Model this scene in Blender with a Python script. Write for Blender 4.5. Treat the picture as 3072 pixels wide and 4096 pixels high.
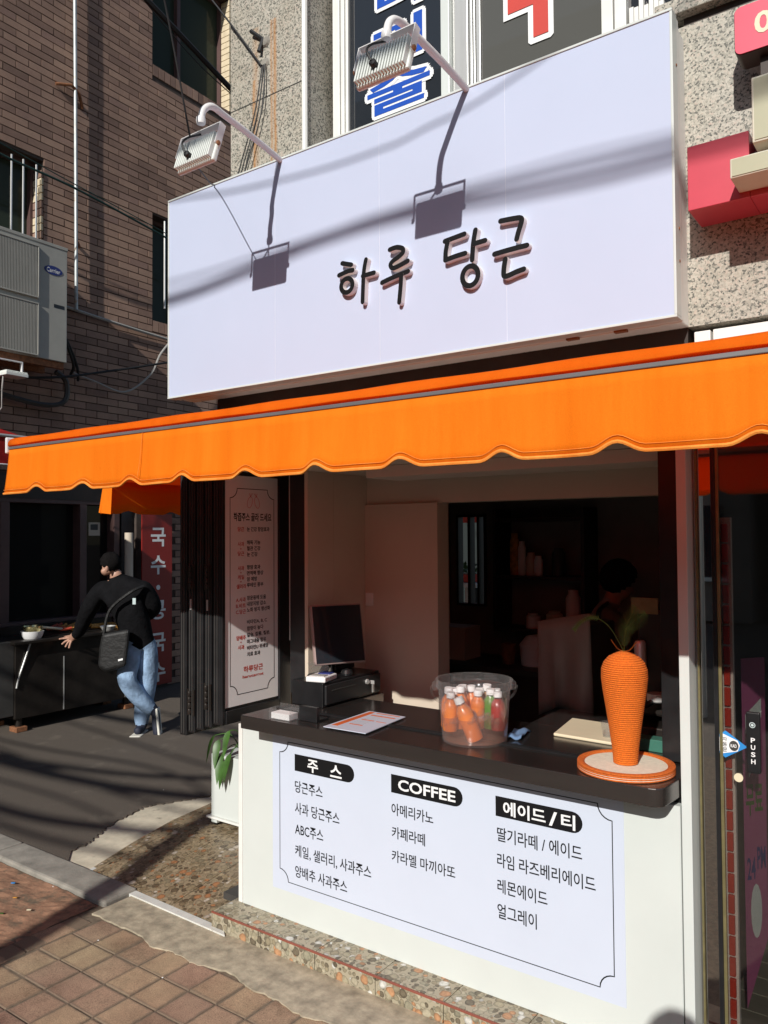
import bpy, bmesh, math, random
from mathutils import Vector, Matrix
random.seed(7)
for o in list(bpy.data.objects): bpy.data.objects.remove(o)
SC = bpy.context.scene
COL = SC.collection
# ---------------------------------------------------------------- camera
FPX, YAW, PITCH, ROLL = 3170.8, 0.6228564, 0.0298326, -0.0064180
fwd = Vector((-math.sin(YAW)*math.cos(PITCH), math.cos(YAW)*math.cos(PITCH), math.sin(PITCH)))
rgt = Vector((math.cos(YAW), math.sin(YAW), 0.0))
upv = rgt.cross(fwd)
R2 = rgt*math.cos(ROLL)+upv*math.sin(ROLL)
U2 = upv*math.cos(ROLL)-rgt*math.sin(ROLL)
CAM = Vector((0, 0, 1.7))
cd = bpy.data.cameras.new('camera'); cam = bpy.data.objects.new('camera', cd); COL.objects.link(cam)
cam.matrix_world = Matrix(((R2.x, U2.x, -fwd.x, CAM.x), (R2.y, U2.y, -fwd.y, CAM.y), (R2.z, U2.z, -fwd.z, CAM.z), (0, 0, 0, 1)))
cd.sensor_fit = 'AUTO'; cd.sensor_width = 36.0; cd.lens = FPX/4096*36.0
cd.clip_start = 0.02; cd.clip_end = 600
SC.camera = cam
# ---------------------------------------------------------------- world, sun, exposure
SUND = Vector((-0.233, 1.0, -0.58)).normalized()      # the way the light travels
wd = bpy.data.worlds.new('World'); SC.world = wd; wd.use_nodes = True
nt = wd.node_tree; bg = nt.nodes['Background']
sky = nt.nodes.new('ShaderNodeTexSky'); sky.sky_type = 'NISHITA'; sky.sun_disc = False
sky.sun_elevation = math.asin(-SUND.z); sky.sun_rotation = math.atan2(-SUND.x, -SUND.y)
sky.air_density = 1.0; sky.dust_density = 0.6; sky.ozone_density = 1.6
nt.links.new(sky.outputs[0], bg.inputs[0]); bg.inputs[1].default_value = 0.085
sl = bpy.data.lights.new('sun', 'SUN'); sl.energy = 4.7; sl.angle = math.radians(0.53); sl.color = (1.0, 0.965, 0.905)
so = bpy.data.objects.new('sun', sl); COL.objects.link(so)
so.rotation_euler = SUND.to_track_quat('-Z', 'Y').to_euler(); so.location = (3, -10, 10)
SC.view_settings.view_transform = 'Standard'; SC.view_settings.look = 'None'
SC.view_settings.exposure = 0.0; SC.view_settings.gamma = 1.0; SC.view_settings.use_curve_mapping = False
SC.cycles.max_bounces = 10; SC.cycles.transparent_max_bounces = 16
SC.cycles.use_denoising = True
SC.cycles.caustics_reflective = True; SC.cycles.caustics_refractive = False
SC.cycles.sample_clamp_indirect = 6.0

# ---------------------------------------------------------------- helpers
def proj(p):
    q = Vector(p)-CAM; d = q.dot(fwd)
    return (1536+FPX*q.dot(R2)/d, 2048-FPX*q.dot(U2)/d, d)
def P(u, v, depth):
    return CAM+(fwd+R2*((u-1536)/FPX)-U2*((v-2048)/FPX))*depth
WLOC = {}
def tag(o, label=None, cat=None, group=None, kind=None):
    if label: o['label'] = label
    if cat: o['category'] = cat
    if group: o['group'] = group
    if kind: o['kind'] = kind
    return o
def thing(name, label, cat, loc=(0, 0, 0), group=None):
    o = bpy.data.objects.new(name, None); COL.objects.link(o); o.location = loc; o.empty_display_size = .1
    WLOC[o.name] = Vector(loc)
    return tag(o, label, cat, group)
def adopt(o, parent, wl=(0, 0, 0)):
    wl = Vector(wl); WLOC[o.name] = wl
    if parent is not None:
        o.parent = parent; o.location = wl-WLOC[parent.name]
    else: o.location = wl
    return o
class MB:
    def __init__(s): s.v = []; s.f = []; s.m = []; s.cur = 0
    def add(s, vs, fs):
        n = len(s.v); s.v += [tuple(p) for p in vs]; s.f += [tuple(i+n for i in f) for f in fs]; s.m += [s.cur]*len(fs); return s
    def box(s, x0, x1, y0, y1, z0, z1):
        x0, x1 = min(x0, x1), max(x0, x1); y0, y1 = min(y0, y1), max(y0, y1); z0, z1 = min(z0, z1), max(z0, z1)
        return s.add([(x0,y0,z0),(x1,y0,z0),(x1,y1,z0),(x0,y1,z0),(x0,y0,z1),(x1,y0,z1),(x1,y1,z1),(x0,y1,z1)],
                     [(0,3,2,1),(4,5,6,7),(0,1,5,4),(1,2,6,5),(2,3,7,6),(3,0,4,7)])
    def obox(s, c, ax, ay, az, hx, hy, hz):
        c = Vector(c); ax = Vector(ax).normalized()*hx; ay = Vector(ay).normalized()*hy; az = Vector(az).normalized()*hz
        vs = [c+ax*i+ay*j+az*k for k in (-1, 1) for j in (-1, 1) for i in (-1, 1)]
        fs = [(0,2,3,1),(4,5,7,6),(0,1,5,4),(1,3,7,5),(3,2,6,7),(2,0,4,6)]
        if ax.cross(ay).dot(az) < 0: fs = [f[::-1] for f in fs]
        return s.add(vs, fs)
    def tube(s, pts, r, n=8, cap=True):
        pts = [Vector(p) for p in pts]; N = len(pts); rs = r if isinstance(r, (list, tuple)) else [r]*N
        vs = []; prev = None
        for i, p in enumerate(pts):
            t = (pts[min(i+1, N-1)]-pts[max(i-1, 0)]).normalized()
            if prev is None:
                a = Vector((0, 0, 1)) if abs(t.z) < .9 else Vector((1, 0, 0)); u = t.cross(a).normalized()
            else: u = (prev-t*prev.dot(t)).normalized()
            w = t.cross(u); prev = u
            vs += [p+(u*math.cos(2*math.pi*k/n)+w*math.sin(2*math.pi*k/n))*rs[i] for k in range(n)]
        fs = [(i*n+k, i*n+(k+1) % n, (i+1)*n+(k+1) % n, (i+1)*n+k) for i in range(N-1) for k in range(n)]
        if cap: fs += [tuple(range(n))[::-1], tuple(range((N-1)*n, N*n))]
        return s.add(vs, fs)
    def lathe(s, prof, c, n=32, axis=(0, 0, 1), cap=True):
        az = Vector(axis).normalized(); a = Vector((1, 0, 0)) if abs(az.x) < .9 else Vector((0, 1, 0))
        ax = (a-az*a.dot(az)).normalized(); ay = az.cross(ax); c = Vector(c); vs = []
        for r, h in prof: vs += [c+az*h+(ax*math.cos(2*math.pi*k/n)+ay*math.sin(2*math.pi*k/n))*r for k in range(n)]
        fs = [(i*n+k, i*n+(k+1) % n, (i+1)*n+(k+1) % n, (i+1)*n+k) for i in range(len(prof)-1) for k in range(n)]
        if cap and prof[0][0] > 1e-6: fs.append(tuple(range(n))[::-1])
        if cap and prof[-1][0] > 1e-6: fs.append(tuple(range((len(prof)-1)*n, len(prof)*n)))
        return s.add(vs, fs)
    def prism(s, poly, fn, d0, d1):
        # poly: 2D points anticlockwise seen from +d ; fn(u,v,d) -> world
        n = len(poly); vs = [fn(u, v, d0) for u, v in poly]+[fn(u, v, d1) for u, v in poly]
        fs = [tuple(range(n))[::-1], tuple(range(n, 2*n))]+[(i, (i+1) % n, n+(i+1) % n, n+i) for i in range(n)]
        return s.add(vs, fs)
    def build(s, name, mat, parent=None, smooth=False, bevel=0, wl=(0, 0, 0), fixn=True, seg=2):
        me = bpy.data.meshes.new(name); wl = Vector(wl)
        me.from_pydata([tuple(Vector(p)-wl) for p in s.v], [], s.f)
        mats = mat if isinstance(mat, (list, tuple)) else [mat]
        for m in mats: me.materials.append(m)
        if len(mats) > 1:
            for p, k in zip(me.polygons, s.m): p.material_index = k
        if fixn:
            b = bmesh.new(); b.from_mesh(me); bmesh.ops.recalc_face_normals(b, faces=b.faces); b.to_mesh(me); b.free()
        if smooth:
            for p in me.polygons: p.use_smooth = True
            try: me.set_sharp_from_angle(angle=math.radians(smooth if smooth is not True else 40))
            except Exception: pass
        o = bpy.data.objects.new(name, me); COL.objects.link(o)
        if bevel:
            b = o.modifiers.new('bevel', 'BEVEL'); b.width = bevel; b.segments = seg; b.limit_method = 'ANGLE'; b.angle_limit = math.radians(40)
        return adopt(o, parent, wl)
def box(name, mat, parent, x0, x1, y0, y1, z0, z1, bevel=0):
    return MB().box(x0, x1, y0, y1, z0, z1).build(name, mat, parent, bevel=bevel)
def arc(pts, n=6):
    # Catmull-Rom through points
    pts = [Vector(p) for p in pts]; out = []
    for i in range(len(pts)-1):
        p0 = pts[max(i-1, 0)]; p1 = pts[i]; p2 = pts[i+1]; p3 = pts[min(i+2, len(pts)-1)]
        for k in range(n):
            t = k/n
            out.append(.5*((2*p1)+(p2-p0)*t+(2*p0-5*p1+4*p2-p3)*t*t+(3*p1-p0-3*p2+p3)*t**3))
    out.append(pts[-1]); return out
QUEUE = []
def text(body, rect, fn, mat, parent, off=0.0, name='lettering', d=0.0, keep=False):
    off = .010 if off < .013 else (.022 if off < .05 else .055)
    QUEUE.append((body, rect, fn, mat, parent, off, name, d))
def flush_text():
    # one text object per stroke weight, one line per string; the outlines are then cut apart line by line
    for off in sorted({q[5] for q in QUEUE}):
        bodies = sorted({q[0] for q in QUEUE if q[5] == off})
        c = bpy.data.curves.new('lettering', 'FONT'); c.body = '\n'.join(bodies); c.offset = off; c.resolution_u = 3; c.space_line = 4.0
        o = bpy.data.objects.new('lettering_source', c); TS = bpy.data.scenes.new('lettering_scene'); TS.collection.objects.link(o)
        vl = TS.view_layers[0]; vl.update(); m = bpy.data.meshes.new_from_object(o.evaluated_get(vl.depsgraph))
        co = [(v.co.x, v.co.y) for v in m.vertices]; line = [max(0, int(round((.35-y)/4.0))) for x, y in co]
        part = {i: ([], [], {}) for i in range(len(bodies))}
        for p in m.polygons:
            vs = list(p.vertices); V, Fc, mp = part[line[vs[0]]]
            for i in vs:
                if i not in mp: mp[i] = len(V); V.append(co[i])
            Fc.append(tuple(mp[i] for i in vs))
        bpy.data.objects.remove(o); bpy.data.curves.remove(c); bpy.data.meshes.remove(m); bpy.data.scenes.remove(TS)
        for body, rect, fn, mat, parent, of, name, d in QUEUE:
            if of != off: continue
            V, Fc, _ = part[bodies.index(body)]
            xs = [v[0] for v in V]; ys = [v[1] for v in V]; x0, x1, y0, y1 = min(xs), max(xs), min(ys), max(ys)
            u0, u1, v0, v1 = rect
            mm = MB(); mm.add([fn(u0+(a-x0)/(x1-x0)*(u1-u0), v0+(b-y0)/(y1-y0)*(v1-v0), d) for a, b in V], Fc)
            oo = mm.build(name, mat, parent, fixn=False)
FX = lambda y: (lambda u, v, d: (u, y-d, v))          # a plane facing the street
FP = lambda x: (lambda u, v, d: (x+d, u, v))          # a plane facing +x
W0 = Vector((-7.25, 4.0, 0)); WD = Vector((-.0384, .99926, 0)); WN = Vector((.99926, .0384, 0))
FW = lambda off: (lambda u, v, d: tuple(W0+WD*u+WN*(off+d)+Vector((0, 0, v))))
def wbox(m, t0, t1, o0, o1, z0, z1):
    c = W0+WD*((t0+t1)/2)+WN*((o0+o1)/2)+Vector((0, 0, (z0+z1)/2))
    return m.obox(c, WD, WN, (0, 0, 1), abs(t1-t0)/2, abs(o1-o0)/2, abs(z1-z0)/2)

# ---------------------------------------------------------------- materials
MATS = {}
def nm(name):
    m = bpy.data.materials.new(name); m.use_nodes = True; MATS[name] = m
    n = m.node_tree.nodes; return m, n, m.node_tree.links, n['Principled BSDF']
def ramp(n, stops):
    r = n.new('ShaderNodeValToRGB'); e = r.color_ramp.elements
    while len(e) < len(stops): e.new(.5)
    for el, (p, c) in zip(e, stops): el.position = p; el.color = (*c, 1)
    return r
def noise(n, l, scale, detail=4, rough=.55, vec=None, dim=None):
    t = n.new('ShaderNodeTexNoise'); t.inputs['Scale'].default_value = scale; t.inputs['Detail'].default_value = detail; t.inputs['Roughness'].default_value = rough
    if vec is not None: l.new(vec, t.inputs['Vector'])
    return t
def geo(n, l, scale=(1, 1, 1)):
    g = n.new('ShaderNodeNewGeometry'); mp = n.new('ShaderNodeMapping'); mp.inputs['Scale'].default_value = scale
    l.new(g.outputs['Position'], mp.inputs['Vector']); return mp.outputs[0]
def mixc(n, l, fac, a, b, mode='MIX'):
    x = n.new('ShaderNodeMix'); x.data_type = 'RGBA'; x.blend_type = mode
    for s, val in ((0, fac), (6, a), (7, b)):
        if hasattr(val, 'links') or hasattr(val, 'is_linked'): l.new(val, x.inputs[s])
        elif s == 0: x.inputs[0].default_value = val
        else: x.inputs[s].default_value = (*val, 1)
    return x.outputs[2]
def bump(n, l, bs, h, strength, dist=.01):
    b = n.new('ShaderNodeBump'); b.inputs['Strength'].default_value = strength; b.inputs['Distance'].default_value = dist
    l.new(h, b.inputs['Height']); l.new(b.outputs[0], bs.inputs['Normal'])
def simple(name, c, rough=.5, metal=0.0, var=.12, vs=6.0, bs=0.0, bscale=120, spec=.5, stretch=(1, 1, 1), dirt=None):
    m, n, l, b = nm(name); v = geo(n, l, stretch)
    t = noise(n, l, vs, 6, .6, v)
    lo = tuple(max(0, x*(1-var)) for x in c); hi = tuple(min(1, x*(1+var)) for x in c)
    r = ramp(n, [(.3, lo), (.7, hi)]); l.new(t.outputs[0], r.inputs[0]); col = r.outputs[0]
    if dirt:
        t2 = noise(n, l, dirt[1], 8, .7, v); r2 = ramp(n, [(dirt[2], (0, 0, 0)), (dirt[2]+.12, (1, 1, 1))]); l.new(t2.outputs[0], r2.inputs[0])
        col = mixc(n, l, r2.outputs[0], col, dirt[0])
    l.new(col, b.inputs['Base Color']); b.inputs['Roughness'].default_value = rough; b.inputs['Metallic'].default_value = metal
    b.inputs['Specular IOR Level'].default_value = spec
    if bs:
        t3 = noise(n, l, bscale, 3, .6, v); bump(n, l, b, t3.outputs[0], bs, .004 if bscale > 39 else .010)
    return m
def m_granite(name, warm):
    m, n, l, b = nm(name); v = geo(n, l)
    vo = n.new('ShaderNodeTexVoronoi'); vo.inputs['Scale'].default_value = 175; vo.inputs['Randomness'].default_value = 1; l.new(v, vo.inputs['Vector'])
    sep = n.new('ShaderNodeSeparateColor'); l.new(vo.outputs['Color'], sep.inputs[0])
    r = ramp(n, [(.0, (.09, .09, .08)), (.16, (.15, .148, .13)), (.30, (.36, .345, .30)), (.62, (.43, .40, .35)), (.86, (.54, .515, .455)), (1, (.47, .38, .33))])
    r.color_ramp.interpolation = 'LINEAR'
    t = noise(n, l, 300, 2, .6, v)
    add = n.new('ShaderNodeMath'); add.operation = 'ADD'; l.new(sep.outputs[0], add.inputs[0])
    sub = n.new('ShaderNodeMath'); sub.operation = 'MULTIPLY_ADD'; l.new(t.outputs[0], sub.inputs[0]); sub.inputs[1].default_value = .9; sub.inputs[2].default_value = -.45
    l.new(sub.outputs[0], add.inputs[1]); l.new(add.outputs[0], r.inputs[0])
    t2 = noise(n, l, 3.5, 5, .6, v); r2 = ramp(n, [(.35, (.8, .78, .72)), (.7, (1.0, 1.0, .98))]); l.new(t2.outputs[0], r2.inputs[0])
    col = mixc(n, l, 1.0, r.outputs[0], r2.outputs[0], 'MULTIPLY')
    if warm:   # rust runs down from the old anchors
        sx = n.new('ShaderNodeSeparateXYZ'); l.new(v, sx.inputs[0])
        wob = noise(n, l, 9, 3, .6, geo(n, l, (1, 1, .5))); brk = noise(n, l, 14, 4, .7, geo(n, l, (6, 6, .6)))
        def mth(op, a_, b_=None, c_=None):
            q = n.new('ShaderNodeMath'); q.operation = op
            for i_, val in enumerate((a_, b_, c_)):
                if val is None: continue
                if isinstance(val, (int, float)): q.inputs[i_].default_value = val
                else: l.new(val, q.inputs[i_])
            return q.outputs[0]
        wx = mth('MULTIPLY_ADD', wob.outputs[0], .022, sx.outputs[0])
        for x0_, zt, wd_, st in ((-2.545, 3.78, .007, .9), (-2.437, 4.02, .007, .8), (-2.415, 4.02, .009, 1.0), (-2.535, 4.02, .018, .45)):
            dist = mth('ABSOLUTE', mth('SUBTRACT', wx, x0_+.011)); mk = n.new('ShaderNodeMapRange'); l.new(dist, mk.inputs[0]); mk.inputs[1].default_value = 0; mk.inputs[2].default_value = wd_*1.6; mk.inputs[3].default_value = 1; mk.inputs[4].default_value = 0
            below = mth('LESS_THAN', sx.outputs[2], zt); f_ = mth('MULTIPLY', mth('MULTIPLY', mk.outputs[0], below), mth('MULTIPLY', mth('ADD', brk.outputs[0], .25), st))
            col = mixc(n, l, f_, col, (.40, .17, .035))
    l.new(col, b.inputs['Base Color']); b.inputs['Roughness'].default_value = .55; bump(n, l, b, sep.outputs[0], .25, .002)
    return m
G1 = m_granite('granite', False); G2 = m_granite('granite_rusty', True)
def m_brick():
    m, n, l, b = nm('brick'); v = geo(n, l)
    oi = n.new('ShaderNodeObjectInfo'); gi = n.new('ShaderNodeNewGeometry')
    ad = n.new('ShaderNodeMath'); ad.operation = 'ADD'; l.new(oi.outputs['Random'], ad.inputs[0]); l.new(gi.outputs['Random Per Island'], ad.inputs[1])
    fr = n.new('ShaderNodeMath'); fr.operation = 'FRACT'; l.new(ad.outputs[0], fr.inputs[0])
    r = ramp(n, [(0, (.24, .158, .128)), (.4, (.335, .222, .175)), (.8, (.40, .27, .21)), (1, (.29, .19, .16))]); l.new(fr.outputs[0], r.inputs[0])
    t = noise(n, l, 2.2, 6, .65, v); r2 = ramp(n, [(.3, (.75, .72, .7)), (.65, (1.08, 1.05, 1.0))]); l.new(t.outputs[0], r2.inputs[0])
    col = mixc(n, l, 1.0, r.outputs[0], r2.outputs[0], 'MULTIPLY')
    t3 = noise(n, l, 160, 3, .7, v); r3 = ramp(n, [(.3, (.8, .8, .8)), (.7, (1.1, 1.1, 1.1))]); l.new(t3.outputs[0], r3.inputs[0])
    col = mixc(n, l, 1.0, col, r3.outputs[0], 'MULTIPLY')
    l.new(col, b.inputs['Base Color']); b.inputs['Roughness'].default_value = .75; b.inputs['Specular IOR Level'].default_value = .3
    bump(n, l, b, t3.outputs[0], .2, .003); return m
BRICK = m_brick()
MORTAR = simple('mortar', (.075, .055, .045), .9, var=.3, vs=8, bs=.3)
def m_paver():
    m, n, l, b = nm('paver'); v = geo(n, l)
    oi = n.new('ShaderNodeObjectInfo'); tc = n.new('ShaderNodeTexCoord')
    r = ramp(n, [(0, (.46, .35, .255)), (.35, (.50, .39, .285)), (.7, (.45, .335, .26)), (1, (.42, .305, .245))]); l.new(oi.outputs['Random'], r.inputs[0])
    t = noise(n, l, 240, 3, .85, v); r2 = ramp(n, [(.30, (.25, .22, .20)), (.42, (.75, .74, .72)), (.56, (1.0, .98, .95)), (.74, (1.40, 1.36, 1.30))]); l.new(t.outputs[0], r2.inputs[0])
    t4 = noise(n, l, 4.5, 8, .75, v); r4 = ramp(n, [(.28, (.42, .38, .36)), (.45, (.80, .77, .74)), (.66, (1.08, 1.05, 1.0))]); l.new(t4.outputs[0], r4.inputs[0])
    t5 = noise(n, l, 2.2, 3, .5, v); r5 = ramp(n, [(.35, (1.0, .86, .84)), (.65, (1.0, 1.02, .94))]); l.new(t5.outputs[0], r5.inputs[0])
    col = mixc(n, l, 1.0, mixc(n, l, 1.0, mixc(n, l, 1.0, r.outputs[0], r2.outputs[0], 'MULTIPLY'), r4.outputs[0], 'MULTIPLY'), r5.outputs[0], 'MULTIPLY')
    # grime gathers along the tile edges
    ab = n.new('ShaderNodeVectorMath'); ab.operation = 'ABSOLUTE'; l.new(tc.outputs['Object'], ab.inputs[0]); sp = n.new('ShaderNodeSeparateXYZ'); l.new(ab.outputs[0], sp.inputs[0])
    mx = n.new('ShaderNodeMath'); mx.operation = 'MAXIMUM'; l.new(sp.outputs[0], mx.inputs[0]); l.new(sp.outputs[1], mx.inputs[1])
    t6 = noise(n, l, 30, 5, .7, v); ma = n.new('ShaderNodeMath'); ma.operation = 'MULTIPLY_ADD'; l.new(t6.outputs[0], ma.inputs[0]); ma.inputs[1].default_value = .022; l.new(mx.outputs[0], ma.inputs[2])
    r6 = ramp(n, [(.072, (0, 0, 0)), (.083, (.8, .8, .8))]); l.new(ma.outputs[0], r6.inputs[0])
    col = mixc(n, l, r6.outputs[0], col, (.17, .13, .095))
    l.new(col, b.inputs['Base Color']); b.inputs['Roughness'].default_value = .85; b.inputs['Specular IOR Level'].default_value = .25; bump(n, l, b, t.outputs[0], .7, .004); return m
PAVER = m_paver()
def m_pebble(name, dark):
    m, n, l, b = nm(name); v = geo(n, l); col = None; hs = None
    wn = noise(n, l, 26, 2, .5, v); wv = n.new('ShaderNodeVectorMath'); wv.operation = 'MULTIPLY_ADD'
    l.new(wn.outputs[1], wv.inputs[0]); wv.inputs[1].default_value = (.016, .016, .012); l.new(v, wv.inputs[2])
    t = noise(n, l, 90, 4, .6, v); r2 = ramp(n, [(.3, (.72, .72, .72)), (.7, (1.12, 1.12, 1.12))]); l.new(t.outputs[0], r2.inputs[0])
    col = (.37, .325, .235)
    for sc, th in ((46, .50), (25, .46)):
        vo = n.new('ShaderNodeTexVoronoi'); vo.inputs['Scale'].default_value = sc; vo.inputs['Randomness'].default_value = .75; l.new(wv.outputs[0], vo.inputs['Vector'])
        sep = n.new('ShaderNodeSeparateColor'); l.new(vo.outputs['Color'], sep.inputs[0])
        r = ramp(n, [(0, (.17, .14, .095)), (.16, (.30, .255, .17)), (.34, (.38, .335, .23)), (.52, (.46, .41, .295)), (.68, (.32, .295, .21)), (.80, (.50, .27, .14)), (.88, (.43, .385, .28)), (.94, (.70, .69, .63))])
        r.color_ramp.interpolation = 'CONSTANT'; l.new(sep.outputs[0], r.inputs[0])
        rim = ramp(n, [(.0, (1.05, 1.05, 1.05)), (th-.14, (.95, .95, .95)), (th, (.55, .55, .55))]); l.new(vo.outputs['Distance'], rim.inputs[0])
        msk = ramp(n, [(th, (1, 1, 1)), (th+.03, (0, 0, 0))]); l.new(vo.outputs['Distance'], msk.inputs[0])
        c2 = mixc(n, l, 1.0, mixc(n, l, 1.0, r.outputs[0], rim.outputs[0], 'MULTIPLY'), r2.outputs[0], 'MULTIPLY')
        col = mixc(n, l, msk.outputs[0], col, c2); hs = msk
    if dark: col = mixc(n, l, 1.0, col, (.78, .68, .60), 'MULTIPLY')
    l.new(col, b.inputs['Base Color']); b.inputs['Roughness'].default_value = .42; bump(n, l, b, hs.outputs[0], .3, .003); return m
PEB = m_pebble('pebble_tile', False); PEBD = m_pebble('pebble_tile_dark', True)  # second mix is darker and browner, for the ramp tiles
def m_fabric(name, c, c2, trans=.4):
    m, n, l, b = nm(name); v = geo(n, l, (1.6, 1, .16)); t = noise(n, l, 7, 7, .72, v)
    r = ramp(n, [(.28, tuple(x*.93 for x in c2)), (.42, c2), (.65, c)]); l.new(t.outputs[0], r.inputs[0])
    v2 = geo(n, l); t2 = noise(n, l, 420, 2, .6, v2); r2 = ramp(n, [(.3, (.88, .88, .88)), (.7, (1.06, 1.06, 1.06))]); l.new(t2.outputs[0], r2.inputs[0])
    col = mixc(n, l, 1.0, r.outputs[0], r2.outputs[0], 'MULTIPLY')
    t3 = noise(n, l, 38, 6, .75, v2); r3 = ramp(n, [(.70, (0, 0, 0)), (.78, (.55, .55, .55))]); l.new(t3.outputs[0], r3.inputs[0])
    col = mixc(n, l, r3.outputs[0], col, tuple(x*.45 for x in c))
    l.new(col, b.inputs['Base Color']); b.inputs['Roughness'].default_value = .8; b.inputs['Specular IOR Level'].default_value = .08
    tf = noise(n, l, 16, 4, .6, geo(n, l, (2.2, 1, .35))); ad_ = n.new('ShaderNodeMath'); ad_.operation = 'MULTIPLY_ADD'; l.new(t2.outputs[0], ad_.inputs[0]); ad_.inputs[1].default_value = .12; l.new(tf.outputs[0], ad_.inputs[2]); bump(n, l, b, ad_.outputs[0], .22, .008)
    tr = n.new('ShaderNodeBsdfTranslucent'); tr.inputs[0].default_value = (min(1, c[0]*1.0), c[1]*.62, c[2]*1.2, 1)
    mx = n.new('ShaderNodeMixShader'); mx.inputs[0].default_value = trans
    l.new(b.outputs[0], mx.inputs[1]); l.new(tr.outputs[0], mx.inputs[2]); l.new(mx.outputs[0], n['Material Output'].inputs[0]); return m
ORANGE = m_fabric('orange_canvas', (1.0, .300, .018), (.96, .255, .012), .38)
CANOPY = m_fabric('orange_canopy', (1.0, .300, .018), (.96, .255, .012), .62)
ORANGE_D = m_fabric('orange_canvas_edge', (.92, .36, .075), (.85, .25, .04), .05)
REDAWN = m_fabric('red_canvas', (.45, .03, .03), (.33, .02, .02), .2)
def m_clear(name, tint=(1, 1, 1), refl=.08, haze=0.0, hz=(.9, .9, .9), edge=.35):
    m, n, l, b = nm(name); n.remove(b)
    tr = n.new('ShaderNodeBsdfTransparent'); tr.inputs[0].default_value = (*tint, 1)
    gl = n.new('ShaderNodeBsdfGlossy'); gl.inputs['Roughness'].default_value = .03
    lw = n.new('ShaderNodeLayerWeight'); lw.inputs[0].default_value = .35
    pw = n.new('ShaderNodeMath'); pw.operation = 'POWER'; l.new(lw.outputs['Facing'], pw.inputs[0]); pw.inputs[1].default_value = 3.0
    mm = n.new('ShaderNodeMath'); mm.operation = 'MULTIPLY_ADD'; l.new(pw.outputs[0], mm.inputs[0]); mm.inputs[1].default_value = edge; mm.inputs[2].default_value = refl
    base = tr.outputs[0]
    if haze:
        df = n.new('ShaderNodeBsdfDiffuse'); df.inputs[0].default_value = (*hz, 1); tl = n.new('ShaderNodeBsdfTranslucent'); tl.inputs[0].default_value = (*hz, 1)
        h2 = n.new('ShaderNodeMixShader'); h2.inputs[0].default_value = .5; l.new(df.outputs[0], h2.inputs[1]); l.new(tl.outputs[0], h2.inputs[2])
        h3 = n.new('ShaderNodeMixShader'); l.new(tr.outputs[0], h3.inputs[1]); l.new(h2.outputs[0], h3.inputs[2])
        ha = n.new('ShaderNodeMath'); ha.operation = 'MULTIPLY_ADD'; l.new(pw.outputs[0], ha.inputs[0]); ha.inputs[1].default_value = .35; ha.inputs[2].default_value = haze
        l.new(ha.outputs[0], h3.inputs[0]); base = h3.outputs[0]
    mx = n.new('ShaderNodeMixShader'); l.new(mm.outputs[0], mx.inputs[0]); l.new(base, mx.inputs[1]); l.new(gl.outputs[0], mx.inputs[2])
    l.new(mx.outputs[0], n['Material Output'].inputs[0]); return m
CLEAR = m_clear('clear_plastic', (.96, .96, .96), .06, .045); DOORG = m_clear('door_glass', (.72, .70, .68), .12)
WATER = m_clear('iced_water', (.95, .90, .86), .03, .20, (.78, .40, .27), .1)
ICE = m_clear('ice', (.96, .96, .96), .10, .05, (.9, .88, .85), .5)
def m_darkglass(name, c, mixf):
    m, n, l, b = nm(name); b.inputs['Base Color'].default_value = (*c, 1); b.inputs['Roughness'].default_value = .6; b.inputs['Specular IOR Level'].default_value = .1
    gl = n.new('ShaderNodeBsdfGlossy'); gl.inputs['Roughness'].default_value = .015; gl.inputs[0].default_value = (.9, .85, .8, 1)
    mx = n.new('ShaderNodeMixShader'); mx.inputs[0].default_value = mixf
    l.new(b.outputs[0], mx.inputs[1]); l.new(gl.outputs[0], mx.inputs[2]); l.new(mx.outputs[0], n['Material Output'].inputs[0]); return m
MIRG = m_darkglass('tinted_mirror_glass', (.012, .011, .010), .5)
WING = m_darkglass('dark_window_glass', (.016, .020, .026), .06)
WINS = m_darkglass('screened_window_glass', (.085, .085, .078), .03)
SHOPG = m_darkglass('noodle_shop_glass', (.006, .0055, .005), .02)
OLDG = m_darkglass('grimy_window_glass', (.030, .040, .026), .018)
WHITE = simple('white_panel', (.60, .635, .61), .35, var=.03, vs=3)
WFACE = simple('sign_face', (.50, .55, .70), .30, var=.02, vs=2)
SHEET = simple('menu_sheet', (.57, .62, .73), .32, var=.02, vs=3)
WTRIM = simple('white_trim', (.74, .73, .69), .4, var=.06, vs=9, dirt=((.35, .32, .27), 14, .68))
ALU = simple('aluminium', (.62, .62, .60), .38, .55, var=.08, vs=20, stretch=(1, 1, .1))
LAMPW = simple('lamp_grey', (.70, .72, .68), .35, .0, var=.05, vs=20)
PIPEW = simple('lamp_arm_white', (.74, .72, .71), .35, var=.04)
STEEL = simple('brushed_steel', (.13, .112, .105), .22, .85, var=.12, vs=14, stretch=(.15, 1, 1))
BLACK = simple('black_powder_coat', (.013, .013, .014), .32, var=.3, vs=12)
INK = simple('black_ink', (.008, .008, .009), .6, var=.05, spec=.15)
INKR = simple('red_ink', (.55, .06, .035), .5, var=.1)
PINK = simple('letter_side', (.80, .72, .68), .5, var=.05)
WINK = simple('white_ink', (.8, .8, .8), .5, var=.03)
CONC = simple('concrete', (.36, .31, .225), .85, var=.40, vs=16, bs=.4, bscale=90, dirt=((.25, .22, .17), 9, .58))
KERB = simple('kerb_concrete', (.27, .25, .215), .85, var=.3, vs=8, bs=.5, bscale=70, dirt=((.38, .34, .27), 12, .62))
CREAM = simple('pale_cement', (.58, .52, .40), .85, var=.2, vs=10, bs=.3, dirt=((.24, .21, .16), 11, .60))
WPAINT = simple('white_paint_line', (.62, .62, .58), .7, var=.1, vs=12, dirt=((.32, .28, .21), 26, .60))
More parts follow.
